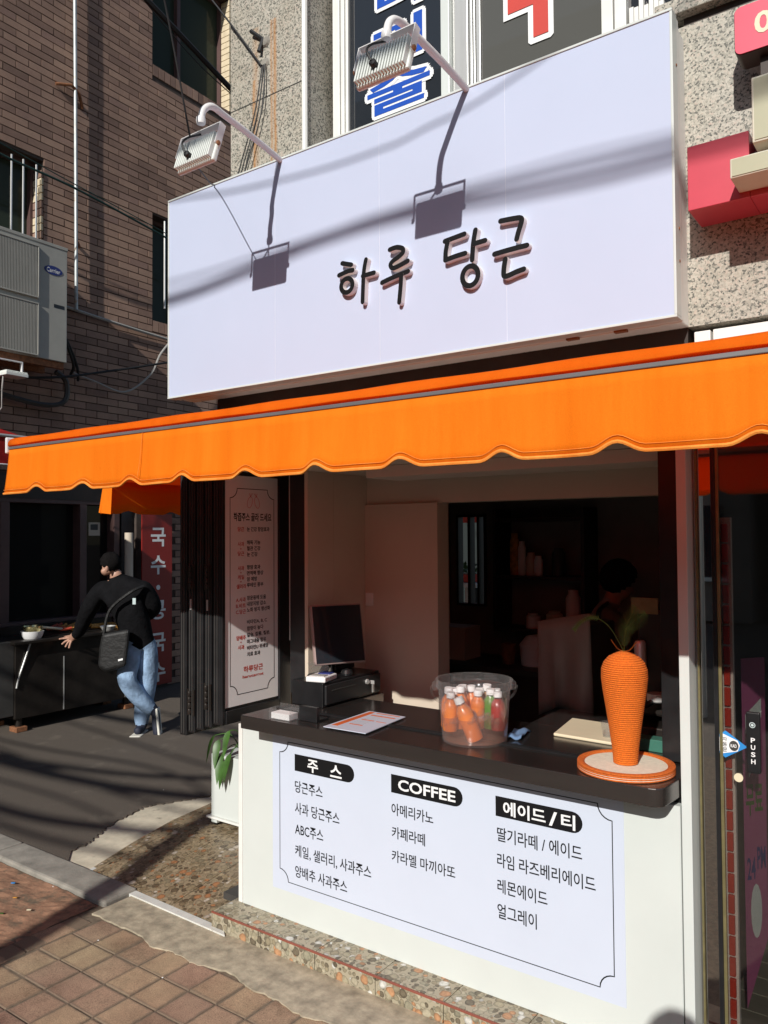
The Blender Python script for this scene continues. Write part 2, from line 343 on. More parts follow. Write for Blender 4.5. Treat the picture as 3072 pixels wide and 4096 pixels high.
ASPH = simple('asphalt', (.105, .085, .067), .85, var=.55, vs=170, bs=1.0, bscale=260, dirt=((.15, .125, .098), 3.5, .56))
JOINT = simple('joint_sand', (.15, .115, .08), .95, var=.4, vs=40)
MUD = simple('worn_red_paving', (.30, .165, .10), .9, var=.45, vs=9, bs=1.0, bscale=40, dirt=((.14, .105, .07), 7, .5))
REDLINE = simple('red_tile_edge', (.24, .07, .045), .5)
PLASTER = simple('interior_plaster', (.58, .50, .40), .8, var=.06, vs=2)
CEIL = simple('interior_ceiling', (.62, .56, .48), .8, var=.05)
DARKW = simple('dark_brown_wood', (.030, .017, .012), .5, var=.3)
DGREY = simple('dark_grey', (.05, .048, .045), .5, var=.2)
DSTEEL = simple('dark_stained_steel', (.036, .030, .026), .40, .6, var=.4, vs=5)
REDS = simple('red_sign_plastic', (.55, .055, .085), .35, var=.06)
PINKS = simple('pink_sign_plastic', (.70, .09, .14), .35, var=.05)
CREAMS = simple('cream_sign_plastic', (.42, .41, .28), .35, var=.06, vs=3)
CREAMF = simple('cream_sign_frame', (.60, .56, .45), .45, var=.1, dirt=((.30, .20, .12), 20, .62))
BANR = simple('red_banner', (.24, .016, .012), .45, var=.08)
SKIN = simple('skin', (.42, .235, .165), .5, var=.08)
HAIR = simple('hair', (.008, .007, .007), .9, var=.3, vs=60, bs=1.0, bscale=160, spec=.08)
JACK = simple('black_jacket', (.007, .007, .008), .9, var=.3, vs=14, bs=1.0, bscale=18, spec=.08)
JEAN = simple('light_jeans', (.27, .39, .56), .85, var=.40, vs=8, bs=1.0, bscale=22, spec=.1)
NAVY = simple('navy_shoe', (.015, .018, .035), .7)
SOLE = simple('white_sole', (.72, .70, .62), .6)
GREY = simple('grey_shirt', (.30, .27, .25), .8)
BAGM = simple('black_nylon_bag', (.009, .009, .009), .6, var=.3, vs=10, bs=.6, bscale=26)
YARN = simple('orange_yarn', (.68, .155, .010), .9, var=.32, vs=300, bs=.5, bscale=700)
YARND = simple('orange_yarn_rim', (.58, .125, .012), .85, var=.25, vs=150, bs=.6, bscale=500)
FELT = simple('cream_felt', (.74, .69, .56), .9, var=.1, vs=60, bs=.5, bscale=300)
LEAF = simple('leaf_green', (.045, .11, .020), .45, var=.35, vs=14)
LEAFD = simple('fern_green', (.09, .17, .025), .55, var=.3, vs=20)
JORANGE = simple('orange_juice', (.86, .22, .015), .35, var=.05)
JGREEN = simple('green_juice', (.10, .28, .02), .35)
JRED = simple('red_juice', (.40, .03, .02), .35)
JBROWN = simple('amber_juice', (.42, .18, .03), .35)
CAPW = simple('white_cap', (.80, .80, .80), .4, var=.02)
IVORY = simple('ivory_board', (.70, .62, .44), .5, var=.05)
BLUEC = simple('blue_cloth', (.11, .19, .33), .9, var=.15)
CYAN = simple('blue_lettering', (.012, .075, .42), .4, var=.05)
REDL = simple('red_lettering', (.55, .06, .045), .4, var=.05)
NAVYL = simple('navy_badge', (.02, .03, .16), .4)
ACG = simple('air_conditioner_grey', (.38, .37, .33), .5, .1, var=.08, vs=4, dirt=((.24, .17, .1), 12, .68))
ACD = simple('air_conditioner_dark', (.045, .043, .040), .6)
RUSTP = simple('galvanised_pipe', (.46, .49, .49), .45, .3, var=.15, vs=9, dirt=((.42, .24, .10), 4, .60))
RUST = simple('rusty_iron', (.26, .11, .05), .8, .2, var=.4, vs=30)
CABLE = simple('black_cable', (.012, .012, .013), .6)
CABLEG = simple('green_cable', (.012, .045, .040), .6)
CABLEW = simple('grey_cable', (.34, .33, .31), .6)
MAROON = simple('maroon_frame', (.10, .055, .05), .5, var=.15)
OLIVE = simple('olive_metal', (.22, .19, .09), .4, .5, var=.2, vs=20)
BRICKR = simple('bright_red_brick', (.55, .045, .022), .5, var=.12, vs=10)
MAG = simple('magenta_poster', (.30, .085, .20), .5, var=.06)
PALEC = simple('pale_cyan_print', (.50, .60, .60), .5)
TEALG = simple('green_glass_box', (.05, .16, .12), .3)
FOOD = simple('fried_food', (.48, .22, .04), .6, var=.4, vs=40)
CHILI = simple('red_sauce', (.35, .04, .015), .5, var=.3, vs=30)
BRASS = simple('gold_pot', (.52, .46, .24), .25, .8)
SKYB = simple('sticker_blue', (.03, .25, .62), .4)
TERR = simple('terracotta_red', (.55, .05, .03), .5)
FACB = simple('opposite_facade', (.20, .17, .145), .8, var=.2, vs=1)
# ================================================================ GROUND
def sheet(name, pts, z, mat, kind='structure', thick=.03, parent=None):
    zf = z if callable(z) else (lambda x, y: z)
    m = MB(); n = len(pts)
    m.add([(x, y, zf(x, y)) for x, y in pts]+[(x, y, zf(x, y)-thick) for x, y in pts],
          [tuple(range(n)), tuple(range(n, 2*n))[::-1]]+[(i, (i+1) % n, n+(i+1) % n, n+i) for i in range(n)])
    o = m.build(name, mat, parent)
    if kind and parent is None: o['kind'] = kind
    return o
sheet('ground', [(-150, -150), (150, -150), (150, 150), (-150, 150)], -.16, ASPH)
sheet('road', [(-60, -9.5), (40, -9.5), (40, -1.25), (-60, -1.25)], -.12, ASPH)
walk = sheet('sidewalk', [(-14, -1.2), (6, -1.2), (6, 2.41), (-14, 2.41)], -.004, JOINT, thick=.12)
pm = MB().box(-.0719, .0719, -.0733, .0733, -.03, 0)
proto = None
TX, TY, TI, TJ = -3.1198, 2.1746, .15015, .1531
for j in range(0, 13):
    for i in range(0, 23):
        x = TX+(i+.5)*TI; y = TY-(j+.5)*TJ
        u, v, d = proj((x, y, 0))
        if d < .3 or v > 4350 or u > 3250: continue
        dz = random.uniform(-.0025, .0025)
        if proto is None:
            proto = pm.build('paver', PAVER, walk, bevel=.004); o = proto
        else:
            o = bpy.data.objects.new('paver', proto.data); COL.objects.link(o); o.parent = walk
            b = o.modifiers.new('bevel', 'BEVEL'); b.width = .004; b.segments = 2
        o.location = (x, y, dz); o.rotation_euler = (random.uniform(-.008, .008), random.uniform(-.008, .008), random.uniform(-.012, .012))
# border setts on the left and the worn red strip
for k in range(11):
    y = 2.10-k*.305
    o = MB().box(-.055, .055, -.148, .148, -.03, .0).build('border_stone', PAVER, walk, bevel=.004); o.location = (-3.19, y-.12, .0005)
wp = MB(); rw_ = random.Random(9); nx, ny = 90, 70; hg = {}
for i in range(nx+1):
    for j in range(ny+1):
        x = -6.6+(6.6-3.25)*i/nx; y = .4+(2.238-.4)*j/ny
        brk = .006*math.sin(x*7+1.3*math.sin(y*9))*math.sin(y*11+x*3); jt = -.007 if (abs((x+.1*round(y/.11) % .2) % .21) < .018 or abs(y % .11) < .010) else 0
        hg[(i, j)] = .001+brk*.8+jt*(.5+.5*math.sin(x*2.3+y*3.1))+rw_.uniform(-.0025, .0025)
wp.add([(-6.6+(6.6-3.25)*i/nx, .4+(2.238-.4)*j/ny, hg[(i, j)]) for i in range(nx+1) for j in range(ny+1)], [(i*(ny+1)+j, (i+1)*(ny+1)+j, (i+1)*(ny+1)+j+1, i*(ny+1)+j+1) for i in range(nx) for j in range(ny)])
o = wp.build('worn_pavement', MUD); o['kind'] = 'structure'
for k, (x, y, mt, lb) in enumerate([(-3.62, 2.05, 'FOOD', 'yellow scrap on the worn red paving'), (-3.78, 2.13, 'SKYB', 'blue scrap on the worn red paving near the kerb'), (-3.52, 1.93, 'LEAF', 'green leaf scrap on the worn red paving'), (-3.45, 2.02, 'IVORY', 'pale stick on the worn red paving')]):
    tag(MB().obox((x, y, .012), (1, .4, .1), (-.4, 1, 0), (0, 0, 1), .011, .004, .0015).build('litter_scrap', globals()[mt], None, wl=(x, y, .012)), lb, 'litter', 'scraps on the worn paving')
# cement smeared along the step
def jag(x0, x1, y, amp, n, seed):
    r = random.Random(seed); return [(x0+(x1-x0)*i/n, y+r.uniform(-amp, amp)) for i in range(n+1)]
rj = random.Random(4); pts = [(-3.20+4.7*i/200, 2.168+.014*math.sin(i*.21)+.010*math.sin(i*.53+1)+rj.uniform(-.006, .006)) for i in range(201)]+[(1.5, 2.42), (-3.20, 2.42)]
sheet('cement_strip', pts, .0035, CONC, thick=.02)
kb = MB()
for k in range(6):
    x1 = -3.215-k*1.0
    kb = MB().box(x1-.992, x1, 2.248, 2.432, -.02, .022); o = kb.build('kerb', KERB, None, bevel=.012); o['kind'] = 'structure'
# alley
r = random.Random(5)
edge = [(-3.80, 2.44), (-3.90, 2.52), (-3.94, 2.68), (-4.06, 2.86), (-4.10, 3.0), (-4.16, 3.2), (-4.10, 3.34), (-4.02, 3.5), (-3.90, 3.75), (-3.86, 4.2), (-3.86, 8), (-3.86, 30)]
ed = []
for a, b in zip(edge, edge[1:]):
    nn = 12 if b[1] < 5 else 1
    for k in range(nn):
        t = k/nn; ed.append((a[0]+(b[0]-a[0])*t+r.uniform(-.014, .014)*(a[1] > 2.45), a[1]+(b[1]-a[1])*t))
ed.append(edge[-1])
sheet('cement_apron', [(-4.6, 2.425), (-3.3, 2.425), (-3.3, 30), (-4.6, 30)], .004, CREAM, thick=.03)
sheet('alley_road', [(-14, 2.44)]+ed+[(-14, 30)], .012, ASPH, thick=.03)
# pebble-tiled platform: a ramp on the left, a step in front of the counter
PZ = .074
def rampz(x, y): return .006+max(0, min(1, (y-2.41)/.5))*(PZ-.006)
plat = sheet('platform', [(-3.60, 2.43), (-2.655, 2.41), (-2.655, 4.5), (-3.86, 4.5)], lambda x, y: rampz(x, y)-.006, CREAM, thick=.05)
plat2 = sheet('platform_step', [(-2.655, 2.404), (1.5, 2.404), (1.5, 2.72), (-2.655, 2.72)], PZ-.006, CREAM, thick=.09)
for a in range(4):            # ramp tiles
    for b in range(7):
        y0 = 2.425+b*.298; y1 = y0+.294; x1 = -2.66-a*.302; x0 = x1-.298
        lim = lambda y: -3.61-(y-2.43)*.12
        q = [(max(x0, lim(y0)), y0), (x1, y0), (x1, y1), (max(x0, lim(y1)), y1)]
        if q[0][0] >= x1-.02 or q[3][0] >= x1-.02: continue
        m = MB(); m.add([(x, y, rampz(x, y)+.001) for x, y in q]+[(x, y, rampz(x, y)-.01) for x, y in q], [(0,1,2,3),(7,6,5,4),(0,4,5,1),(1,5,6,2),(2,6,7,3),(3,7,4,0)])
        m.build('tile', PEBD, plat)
for k in range(14):           # step: treads, risers and the red nosing
    x0 = -2.655+k*.2945; x1 = x0+.291
    MB().box(x0, x1, 2.404, 2.70, PZ-.008, PZ).build('tread_tile', PEB, plat2)
    MB().box(x0, x1, 2.394, 2.4035, -.004, PZ-.006).build('riser_tile', PEB, plat2)
MB().box(-2.655, 1.5, 2.3925, 2.3985, PZ-.0055, PZ+.0015).build('nosing', REDLINE, plat2)
wl = MB(); q = [(-3.62, 2.392), (-2.55, 2.372), (-2.60, 2.412), (-3.61, 2.432)]
wl.add([(x, y, .0105) for x, y in q]+[(x, y, -.01) for x, y in q], [(0,1,2,3),(7,6,5,4),(0,4,5,1),(1,5,6,2),(2,6,7,3),(3,7,4,0)])
o = wl.build('painted_line', WPAINT); o['kind'] = 'structure'
q = [(-3.61, 2.432), (-3.585, 2.432), (-3.75, 3.9), (-3.775, 3.9)]
wl = MB(); wl.add([(x, y, rampz(x, y)+.004) for x, y in q]+[(x, y, -.01) for x, y in q], [(0,1,2,3),(7,6,5,4),(0,4,5,1),(1,5,6,2),(2,6,7,3),(3,7,4,0)])
o = wl.build('painted_line', WPAINT); o['kind'] = 'structure'
# litter: small pale chips
for k, (u, v) in enumerate([(393, 3762), (650, 3911), (212, 3547), (654, 3160)]):
    dd = ray = (fwd+R2*((u-1536)/FPX)-U2*((v-2048)/FPX)); t = (0.012-CAM.z)/dd.z; p = CAM+dd*t
    m = MB().lathe([(0, 0), (.0035, .0005), (.003, .002), (0, .0025)], p, 5)
    tag(m.build('gravel_chip', CAPW, None, wl=p), ['pale stone chip on the pavers left of the menu panel', 'pale stone chip on the pavers nearest the picture bottom', 'pale stone chip on the worn red paving by the kerb', 'pale stone chip on the alley asphalt'][k], 'pebble', 'loose pale chips on the ground')

# ================================================================ SHOP BUILDING
B = thing('shop_building', 'granite-faced building with white-framed upper windows above the juice counter', 'building', (-1.2, 2.8, 0))
box('pillar', G2, B, -2.70, -2.233, 2.55, 3.0, 2.346, 6.5, .004)
MB().tube([(-2.238, 2.548, 2.4), (-2.238, 2.548, 6.5)], .013, 8).build('corner_bead', WTRIM, B, smooth=True)
box('panel_joint', DGREY, B, -2.70, -2.235, 2.5485, 2.5495, 3.676, 3.680)
box('spandrel', G1, B, -2.232, 2.2, 2.553, 2.80, 2.345, 3.30)
box('dark_groove', DARKW, B, -.66, 2.2, 2.57, 2.80, 3.301, 3.335)  # dark recessed strip under the ledge
box('ledge', G1, B, -.74, 2.2, 2.53, 2.80, 3.336, 3.385, .003)
box('stone_band', IVORY if False else WTRIM, B, -.585, 2.2, 2.545, 2.70, 2.225, 2.325, .003)
box('band_block', WTRIM, B, -.640, -.592, 2.545, 2.70, 2.225, 2.325, .003)
box('upper_core', PLASTER, B, -2.69, 2.2, 2.78, 4.8, 2.31, 9.0)
# upper windows
def window(x0, x1, glass, z0=3.22, z1=5.2):
    w = MB().box(x0, x1, 2.715, 2.722, z0, z1).build('window_pane', glass, B); return w
wA = window(-2.122, -1.635, WING); wB = window(-1.462, -.972, WINS); wC = window(-.880, 1.6, WING)
fr = MB()
for a, b, y in [(-2.206, -2.186, 2.70), (-2.182, -2.160, 2.690), (-2.156, -2.138, 2.695), (-2.136, -2.123, 2.704)]: fr.box(a, b, y, 2.73, 3.2, 5.2)
fr.build('window_jamb', WTRIM, B, bevel=.002)
box('window_gap', BLACK, B, -2.1865, -2.1815, 2.706, 2.73, 3.2, 5.2)
box('window_post', WHITE, B, -1.633, -1.594, 2.685, 2.73, 3.2, 5.2, .002)
fr = MB()
for a, b, y in [(-1.592, -1.573, 2.712), (-1.571, -1.512, 2.69), (-1.509, -1.498, 2.70), (-1.494, -1.485, 2.70), (-1.482, -1.464, 2.705)]: fr.box(a, b, y, 2.73, 3.2, 5.2)
fr.build('sliding_sash', ALU, B, bevel=.002)
box('window_post', WTRIM, B, -.970, -.929, 2.685, 2.73, 3.2, 5.2, .002); box('window_gap', BLACK, B, -.928, -.924, 2.706, 2.73, 3.2, 5.2)
box('window_post', WTRIM, B, -.923, -.882, 2.685, 2.73, 3.2, 5.2, .002)
# window lettering: blue letters on white, and the foot of a red figure
def outlined(body, rect, y, front, back, parent):
    for k_ in range(10):      # the white border: the same letter pushed out all round
        dx_, dz_ = .016*math.cos(2*math.pi*k_/10), .016*math.sin(2*math.pi*k_/10)
        text(body, (rect[0]+dx_, rect[1]+dx_, rect[2]+dz_, rect[3]+dz_), FX(y), WINK, parent, off=.022, d=.002+.0003*k_)
    text(body, rect, FX(y), front, parent, off=.022, d=.006)
outlined('디', (-1.965, -1.735, 3.925, 4.09), 2.714, CYAN, WINK, wA)
outlined('미', (-1.985, -1.735, 3.705, 3.875), 2.714, CYAN, WINK, wA)
outlined('술', (-2.02, -1.70, 3.50, 3.675), 2.714, CYAN, WINK, wA)
FZ = FX(2.714)
pl = [(-1.345, 3.60), (-1.245, 3.60), (-1.245, 3.47), (-1.195, 3.47), (-1.195, 4.2), (-1.345, 4.2)]
def grow(pl, e):
    cx = sum(p[0] for p in pl)/len(pl); return pl
MB().prism([(-1.365, 3.675), (-1.262, 3.675), (-1.262, 3.555), (-1.252, 3.545), (-1.172, 3.545), (-1.160, 3.555), (-1.160, 4.3), (-1.365, 4.3)], FZ, .002, .004).build('lettering', WINK, wB)
MB().prism([(-1.345, 3.695), (-1.240, 3.695), (-1.240, 3.567), (-1.180, 3.567), (-1.180, 4.28), (-1.345, 4.28)], FZ, .005, .007).build('lettering', REDL, wB)
sc = thing('file_row', 'short row of white boxes standing inside the right upper window', 'boxes', (-.82, 2.70, 3.30))
for k, h in enumerate([.06, .055, .085, .05, .08, .07, .045]):
    box('file_box', WTRIM, sc, -.872+k*.017, -.857+k*.017, 2.688, 2.708, 3.387, 3.46+h)
# ground floor shell
box('lintel', DARKW, B, -2.80, -.662, 2.56, 2.78, 2.06, 2.3455)
box('side_wall', PLASTER, B, -2.80, -2.762, 3.36, 4.66, 0, 2.30)
box('room_floor', DGREY, B, -2.76, -.70, 2.56, 4.7, .04, .07)
box('room_ceiling', CEIL, B, -2.76, -.70, 2.56, 4.7, 2.005, 2.05)
box('ceiling_beam', CEIL, B, -2.10, -.72, 2.79, 3.05, 1.955, 2.003)
box('partition', PLASTER, B, -2.76, -2.45, 2.99, 3.345, .07, 2.004)
box('partition_return', PLASTER, B, -2.47, -2.45, 2.80, 2.989, .07, 2.004)
box('header', PLASTER, B, -2.449, -.72, 3.20, 3.342, 1.852, 2.004) if False else None
box('header_beam', PLASTER, B, -2.449, -.72, 3.26, 3.344, 1.858, 2.004)
box('wall_face', PLASTER, B, -2.4495, -2.013, 3.24, 3.342, .07, 1.857)
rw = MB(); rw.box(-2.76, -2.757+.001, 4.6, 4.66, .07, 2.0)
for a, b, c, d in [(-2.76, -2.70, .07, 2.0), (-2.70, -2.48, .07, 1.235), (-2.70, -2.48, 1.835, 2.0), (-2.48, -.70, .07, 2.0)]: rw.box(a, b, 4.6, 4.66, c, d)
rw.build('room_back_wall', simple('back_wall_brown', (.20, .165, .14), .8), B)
box('room_right_wall', PLASTER, B, -.72, -.703, 2.66, 4.7, .07, 2.0)
jw = MB()
for a, b, c, d in [(-2.70, -2.685, 1.235, 1.835), (-2.615, -2.595, 1.235, 1.835), (-2.545, -2.53, 1.235, 1.835), (-2.495, -2.48, 1.235, 1.835), (-2.70, -2.48, 1.235, 1.25), (-2.70, -2.48, 1.82, 1.835)]: jw.box(a, b, 4.585, 4.65, c, d)
jw.build('back_window_frame', DARKW, B)
box('black_jamb', BLACK, B, -.802, -.742, 2.69, 2.78, .95, 2.004, .003)
box('black_post', BLACK, B, -2.60, -2.47, 2.84, 2.93, .95, 2.06, .003)
box('door_track', ALU, B, -2.609, -2.601, 2.845, 2.86, 1.2, 2.0)

# ---------------------------------------------------------------- brick building across the alley
K = thing('brick_building', 'brown brick building across the alley with barred and grimy windows', 'building', tuple(W0))
WINS_ = [(1.70, 2.955, 7.10, 8.55), (-1.3, .345, 4.35, 5.44), (1.708, 2.60, 4.155, 5.37)]
T0, T1, Z0, Z1 = -6.5, 5.0, 2.30, 10.0
ts = sorted({T0, T1}|{w[0] for w in WINS_}|{w[1] for w in WINS_}); zs = sorted({Z0, Z1}|{w[2] for w in WINS_}|{w[3] for w in WINS_})
wm = MB()
for a, b in zip(ts, ts[1:]):
    for c, d in zip(zs, zs[1:]):
        if any(w[0] <= (a+b)/2 <= w[1] and w[2] <= (c+d)/2 <= w[3] for w in WINS_): continue
        wbox(wm, a, b, -.25, 0, c, d)
wbox(wm, T0, T1, -3, -.28, 2.3, 10)
BW = wm.build('wall', MORTAR, K)
cand = []
row = 0; z = 2.34
BL, RH = .266, .0762
while z < 8.9:
    t = -.62+(BL/2 if row % 2 else 0)
    while t < 3.5:
        a, b, c, d = t+.005, t+BL-.005, z+.005, z+RH-.005
        for w in WINS_:
            wa, wb, wc, wd_ = w[0], w[1], w[2]-.13, w[3]+.0
            if c < wd_ and d > wc and a < wb and b > wa:
                if a < wa-.03 and b > wa: b = wa-.006
                elif b > wb+.03 and a < wb: a = wb+.006
                else: a = b = None; break
        if a is not None and b-a > .03: cand.append((a, b, c, d))
        t += BL
    z += RH; row += 1
for w in WINS_:                       # header course under each sill
    t = w[0]
    while t < min(w[1], 3.4)-.04:
        cand.append((t+.004, t+.083, w[2]-.125, w[2]-.002)); t += .087
vis = []; rest = []
for q in cand:
    p = W0+WD*((q[0]+q[1])/2)+Vector((0, 0, (q[2]+q[3])/2)); u, v, d = proj(p)
    inframe = -60 < u < 940 and -60 < v < 1700
    behind_sign = u > 690 and v > 800-(u-671)*.385
    (vis if inframe and not behind_sign else rest).append((-(FPX*(q[1]-q[0])*(q[3]-q[2])/d/d), q))
vis.sort(); ind = [q for _, q in vis[:300]]; rest = [q for _, q in vis[300:]]+[q for _, q in rest]
shape = {}
for q in ind:
    w_, h_ = round(q[1]-q[0], 3), round(q[3]-q[2], 3)
    if (w_, h_) not in shape:
        m = MB(); m.obox((0, 0, 0), WD, WN, (0, 0, 1), w_/2, .012, h_/2)
        me = bpy.data.meshes.new('brick'); me.from_pydata(m.v, [], m.f); me.materials.append(BRICK); shape[(w_, h_)] = me
    o = bpy.data.objects.new('brick', shape[(w_, h_)]); COL.objects.link(o); o.parent = BW
    o.location = W0+WD*((q[0]+q[1])/2)+WN*random.uniform(-.0015, .0015)+Vector((0, 0, (q[2]+q[3])/2))
m = MB()
for q in rest: wbox(m, q[0], q[1], -.012, .012+random.uniform(-.0015, .0015), q[2], q[3])
tag(m.build('bricks', BRICK, BW), kind='stuff')
for w in WINS_:
    a, b, c, d = w; b2 = min(b, 3.3)
    m = MB(); wbox(m, a, b2, -.20, -.19, c, d); pn = m.build('window_pane', OLDG, K)
    m = MB()
    for t in ((a, a+.04), ((a+b)/2-.025, (a+b)/2+.025) if b < 2.9 else (2.19, 2.24), (b-.05, b)): wbox(m, t[0], t[1], -.19, -.13, c, d)
    wbox(m, a, b, -.19, -.13, c, c+.04); wbox(m, a, b, -.19, -.13, d-.04, d)
    m.build('window_frame', MAROON, K)
# reveal of brick ends by the upper window, its sunlight painted pale
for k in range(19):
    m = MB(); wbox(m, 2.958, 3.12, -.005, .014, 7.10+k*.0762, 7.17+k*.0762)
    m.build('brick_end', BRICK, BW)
LITB = simple('sunlit_brick_end', (.62, .52, .36), .8, var=.15, vs=12)  # cream tone paints the sun's light onto the reveal bricks
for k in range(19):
    m = MB(); wbox(m, 2.925, 2.953, -.185, .012, 7.105+k*.0762, 7.172+k*.0762); m.build('brick_end', LITB, BW)
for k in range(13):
    m = MB(); wbox(m, .322, .344, -.17, .010, 4.36+k*.0762, 4.425+k*.0762); m.build('brick_end', LITB if k in (5, 6, 9, 10, 11) else BRICK, BW)  # pale ones paint sun patches on the lower reveal
for t in (-.14, -.003, .118, .255):   # bars on the lower window
    MB().tube([tuple(W0+WD*t+WN*.03+Vector((0, 0, 4.40))), tuple(W0+WD*t+WN*.03+Vector((0, 0, 5.36)))], .009, 8).build('window_bar', ALU, K, smooth=True)
MB().tube([tuple(W0+WD*1.865+WN*.03+Vector((0, 0, 4.32))), tuple(W0+WD*1.865+WN*.03+Vector((0, 0, 5.33)))], .011, 8).build('window_bar', ALU, K, smooth=True)
# ground floor of the brick building: noodle shop front
m = MB(); wbox(m, -6.5, 1.5, -.25, -.02, 0, .86); m.build('shopfront_base', MAROON, K)
m = MB(); wbox(m, -6.5, 1.5, -.25, .02, 2.08, 2.30); m.build('shopfront_header', DARKW, K)
m = MB(); wbox(m, 1.5, 5.0, -.25, 0, 0, 2.30); lw = m.build('lower_wall', MORTAR, K)
z = .02; row = 0
while z < 2.28:
    t = 1.90+(.14 if row % 2 else 0)
    while t < 2.6:
        m = MB(); wbox(m, max(t, 1.93)+.005, t+.275, -.01, .014, z+.005, z+.071); m.build('brick', BRICK, lw); t += .28
    z += .0762; row += 1
for a, b in [(-3.0, -.06), (.014, .79), (.855, 1.20)]:
    m = MB(); wbox(m, a, b, -.12, -.11, .86, 2.08); m.build('shop_pane', SHOPG, K)
m = MB()
for a, b in [(-.075, .02), (.782, .862), (1.20, 1.27)]: wbox(m, a, b, -.13, .01, .80, 2.10)
wbox(m, -3, 1.3, -.10, .03, .86, .90); wbox(m, -3, 1.3, -.1, .012, 2.04, 2.09)
m.build('shop_frame', MAROON, K, bevel=.004)
m = MB(); wbox(m, 1.34, 1.50, -.20, -.05, .0, 2.1); m.build('shop_door_edge', DGREY, K)
m = MB(); wbox(m, -6.5, 1.5, -3, -.28, 0, 2.3); m.build('shop_core', DARKW, K)

# ---------------------------------------------------------------- buildings added across the street (they shade the alley wall and fill the reflections)
def far_building(name, label, x0, x1, y0, y1, h, floors, mat, cols):
    t = thing(name, label, 'building', ((x0+x1)/2, y1, 0))
    box('wall', mat, t, x0, x1, y0, y1, -.1, h); fh = h/floors; cw = (x1-x0)/cols
    for f in range(floors):
        for c in range(cols):
            a = x0+c*cw+.5; w = MB().box(a, a+cw-1.0, y1-.02, y1+.04, f*fh+.8, f*fh+fh-.5).build('window', WING, t)
            MB().box(a-.06, a+cw-.94, y1-.01, y1+.10, f*fh+.72, f*fh+.8).build('sill', WTRIM, w)
far_building('shading_block', 'tall plain block added across the street to shade the alley wall, out of the picture', -18, -3.30, -20, -12, 13.9, 5, FACB, 4)
far_building('street_house', 'low flat-roofed house across the street, out of the picture behind the camera', -3.0, 16, -20, -12.3, 5.4, 2, FACB, 5)
# ================================================================ SHOP SIGN
SX0, SX1, SZ0, SZ1, SY = -2.963, -.651, 2.343, 3.278, 2.400
S = thing('shop_sign', 'long white light-box sign with black handwritten Korean letters above the orange awning', 'sign', (-1.8, 2.55, 2.34))
face = box('sign_face', WFACE, S, SX0+.008, SX1-.008, SY+.004, 2.50, SZ0+.008, SZ1-.008)
m = MB(); m.box(SX0, SX1, SY, SY+.05, SZ1-.008, SZ1); m.box(SX0, SX1, SY, SY+.05, SZ0, SZ0+.008); m.box(SX0, SX0+.008, SY+.001, SY+.05, SZ0+.0082, SZ1-.0082); m.box(SX1-.008, SX1, SY+.001, SY+.05, SZ0+.0082, SZ1-.0082)
m.build('sign_frame', WHITE, S, bevel=.0015)
m = MB(); m.box(SX0+.002, SX1-.002, SY+.051, 2.475, SZ0+.003, SZ1-.003); m.build('sign_side', WTRIM, S, bevel=.002)
m = MB(); m.box(SX0+.02, SX1-.006, 2.477, 2.552, SZ0+.001, SZ1-.02); m.build('sign_back_box', WTRIM, S, bevel=.003)
for x in (-1.02, -.86): box('rusty_tab', RUST, S, x, x+.04, 2.45, 2.47, SZ0-.006, SZ0+.002)
for z in (2.52, 2.62, 3.12): MB().lathe([(0, 0), (.006, 0), (.004, .004), (0, .004)], (SX1-.002, 2.44, z), 8, axis=(1, 0, 0)).build('screw', RUST, S)
for x in (-2.28, -1.74, -1.21): box('face_seam', simple('seam%d' % int(-x*100), (.66, .67, .75), .3), face, x, x+.0012, SY+.0032, SY+.01, SZ0+.01, SZ1-.01)
STR = {'ha': [[(-1.903, 2.757), (-1.858, 2.742)], [(-1.919, 2.713), (-1.875, 2.72), (-1.851, 2.719)], [(-1.787, 2.747), (-1.798, 2.696), (-1.804, 2.588)], [(-1.802, 2.687), (-1.749, 2.689)], ('o', -1.879, 2.665, .028, .027)],
 'ru': [[(-1.675, 2.76), (-1.645, 2.762), (-1.618, 2.752), (-1.616, 2.737), (-1.635, 2.725), (-1.662, 2.714), (-1.672, 2.702), (-1.662, 2.688), (-1.635, 2.691), (-1.595, 2.701)], [(-1.714, 2.645), (-1.663, 2.655), (-1.596, 2.664)], [(-1.626, 2.659), (-1.629, 2.618), (-1.636, 2.557)]],
 'dang': [[(-1.438, 2.739), (-1.398, 2.743), (-1.359, 2.747)], [(-1.426, 2.736), (-1.434, 2.703), (-1.436, 2.674)], [(-1.436, 2.671), (-1.393, 2.676), (-1.356, 2.678)], [(-1.314, 2.75), (-1.323, 2.705), (-1.328, 2.649)], [(-1.323, 2.703), (-1.277, 2.705)], ('o', -1.338, 2.596, .031, .034)],
 'geun': [[(-1.219, 2.759), (-1.171, 2.756), (-1.146, 2.752), (-1.141, 2.74), (-1.153, 2.707), (-1.16, 2.684)], [(-1.243, 2.651), (-1.184, 2.654), (-1.123, 2.655)], [(-1.202, 2.625), (-1.207, 2.598), (-1.208, 2.572), (-1.196, 2.567), (-1.163, 2.574), (-1.135, 2.578)]]}
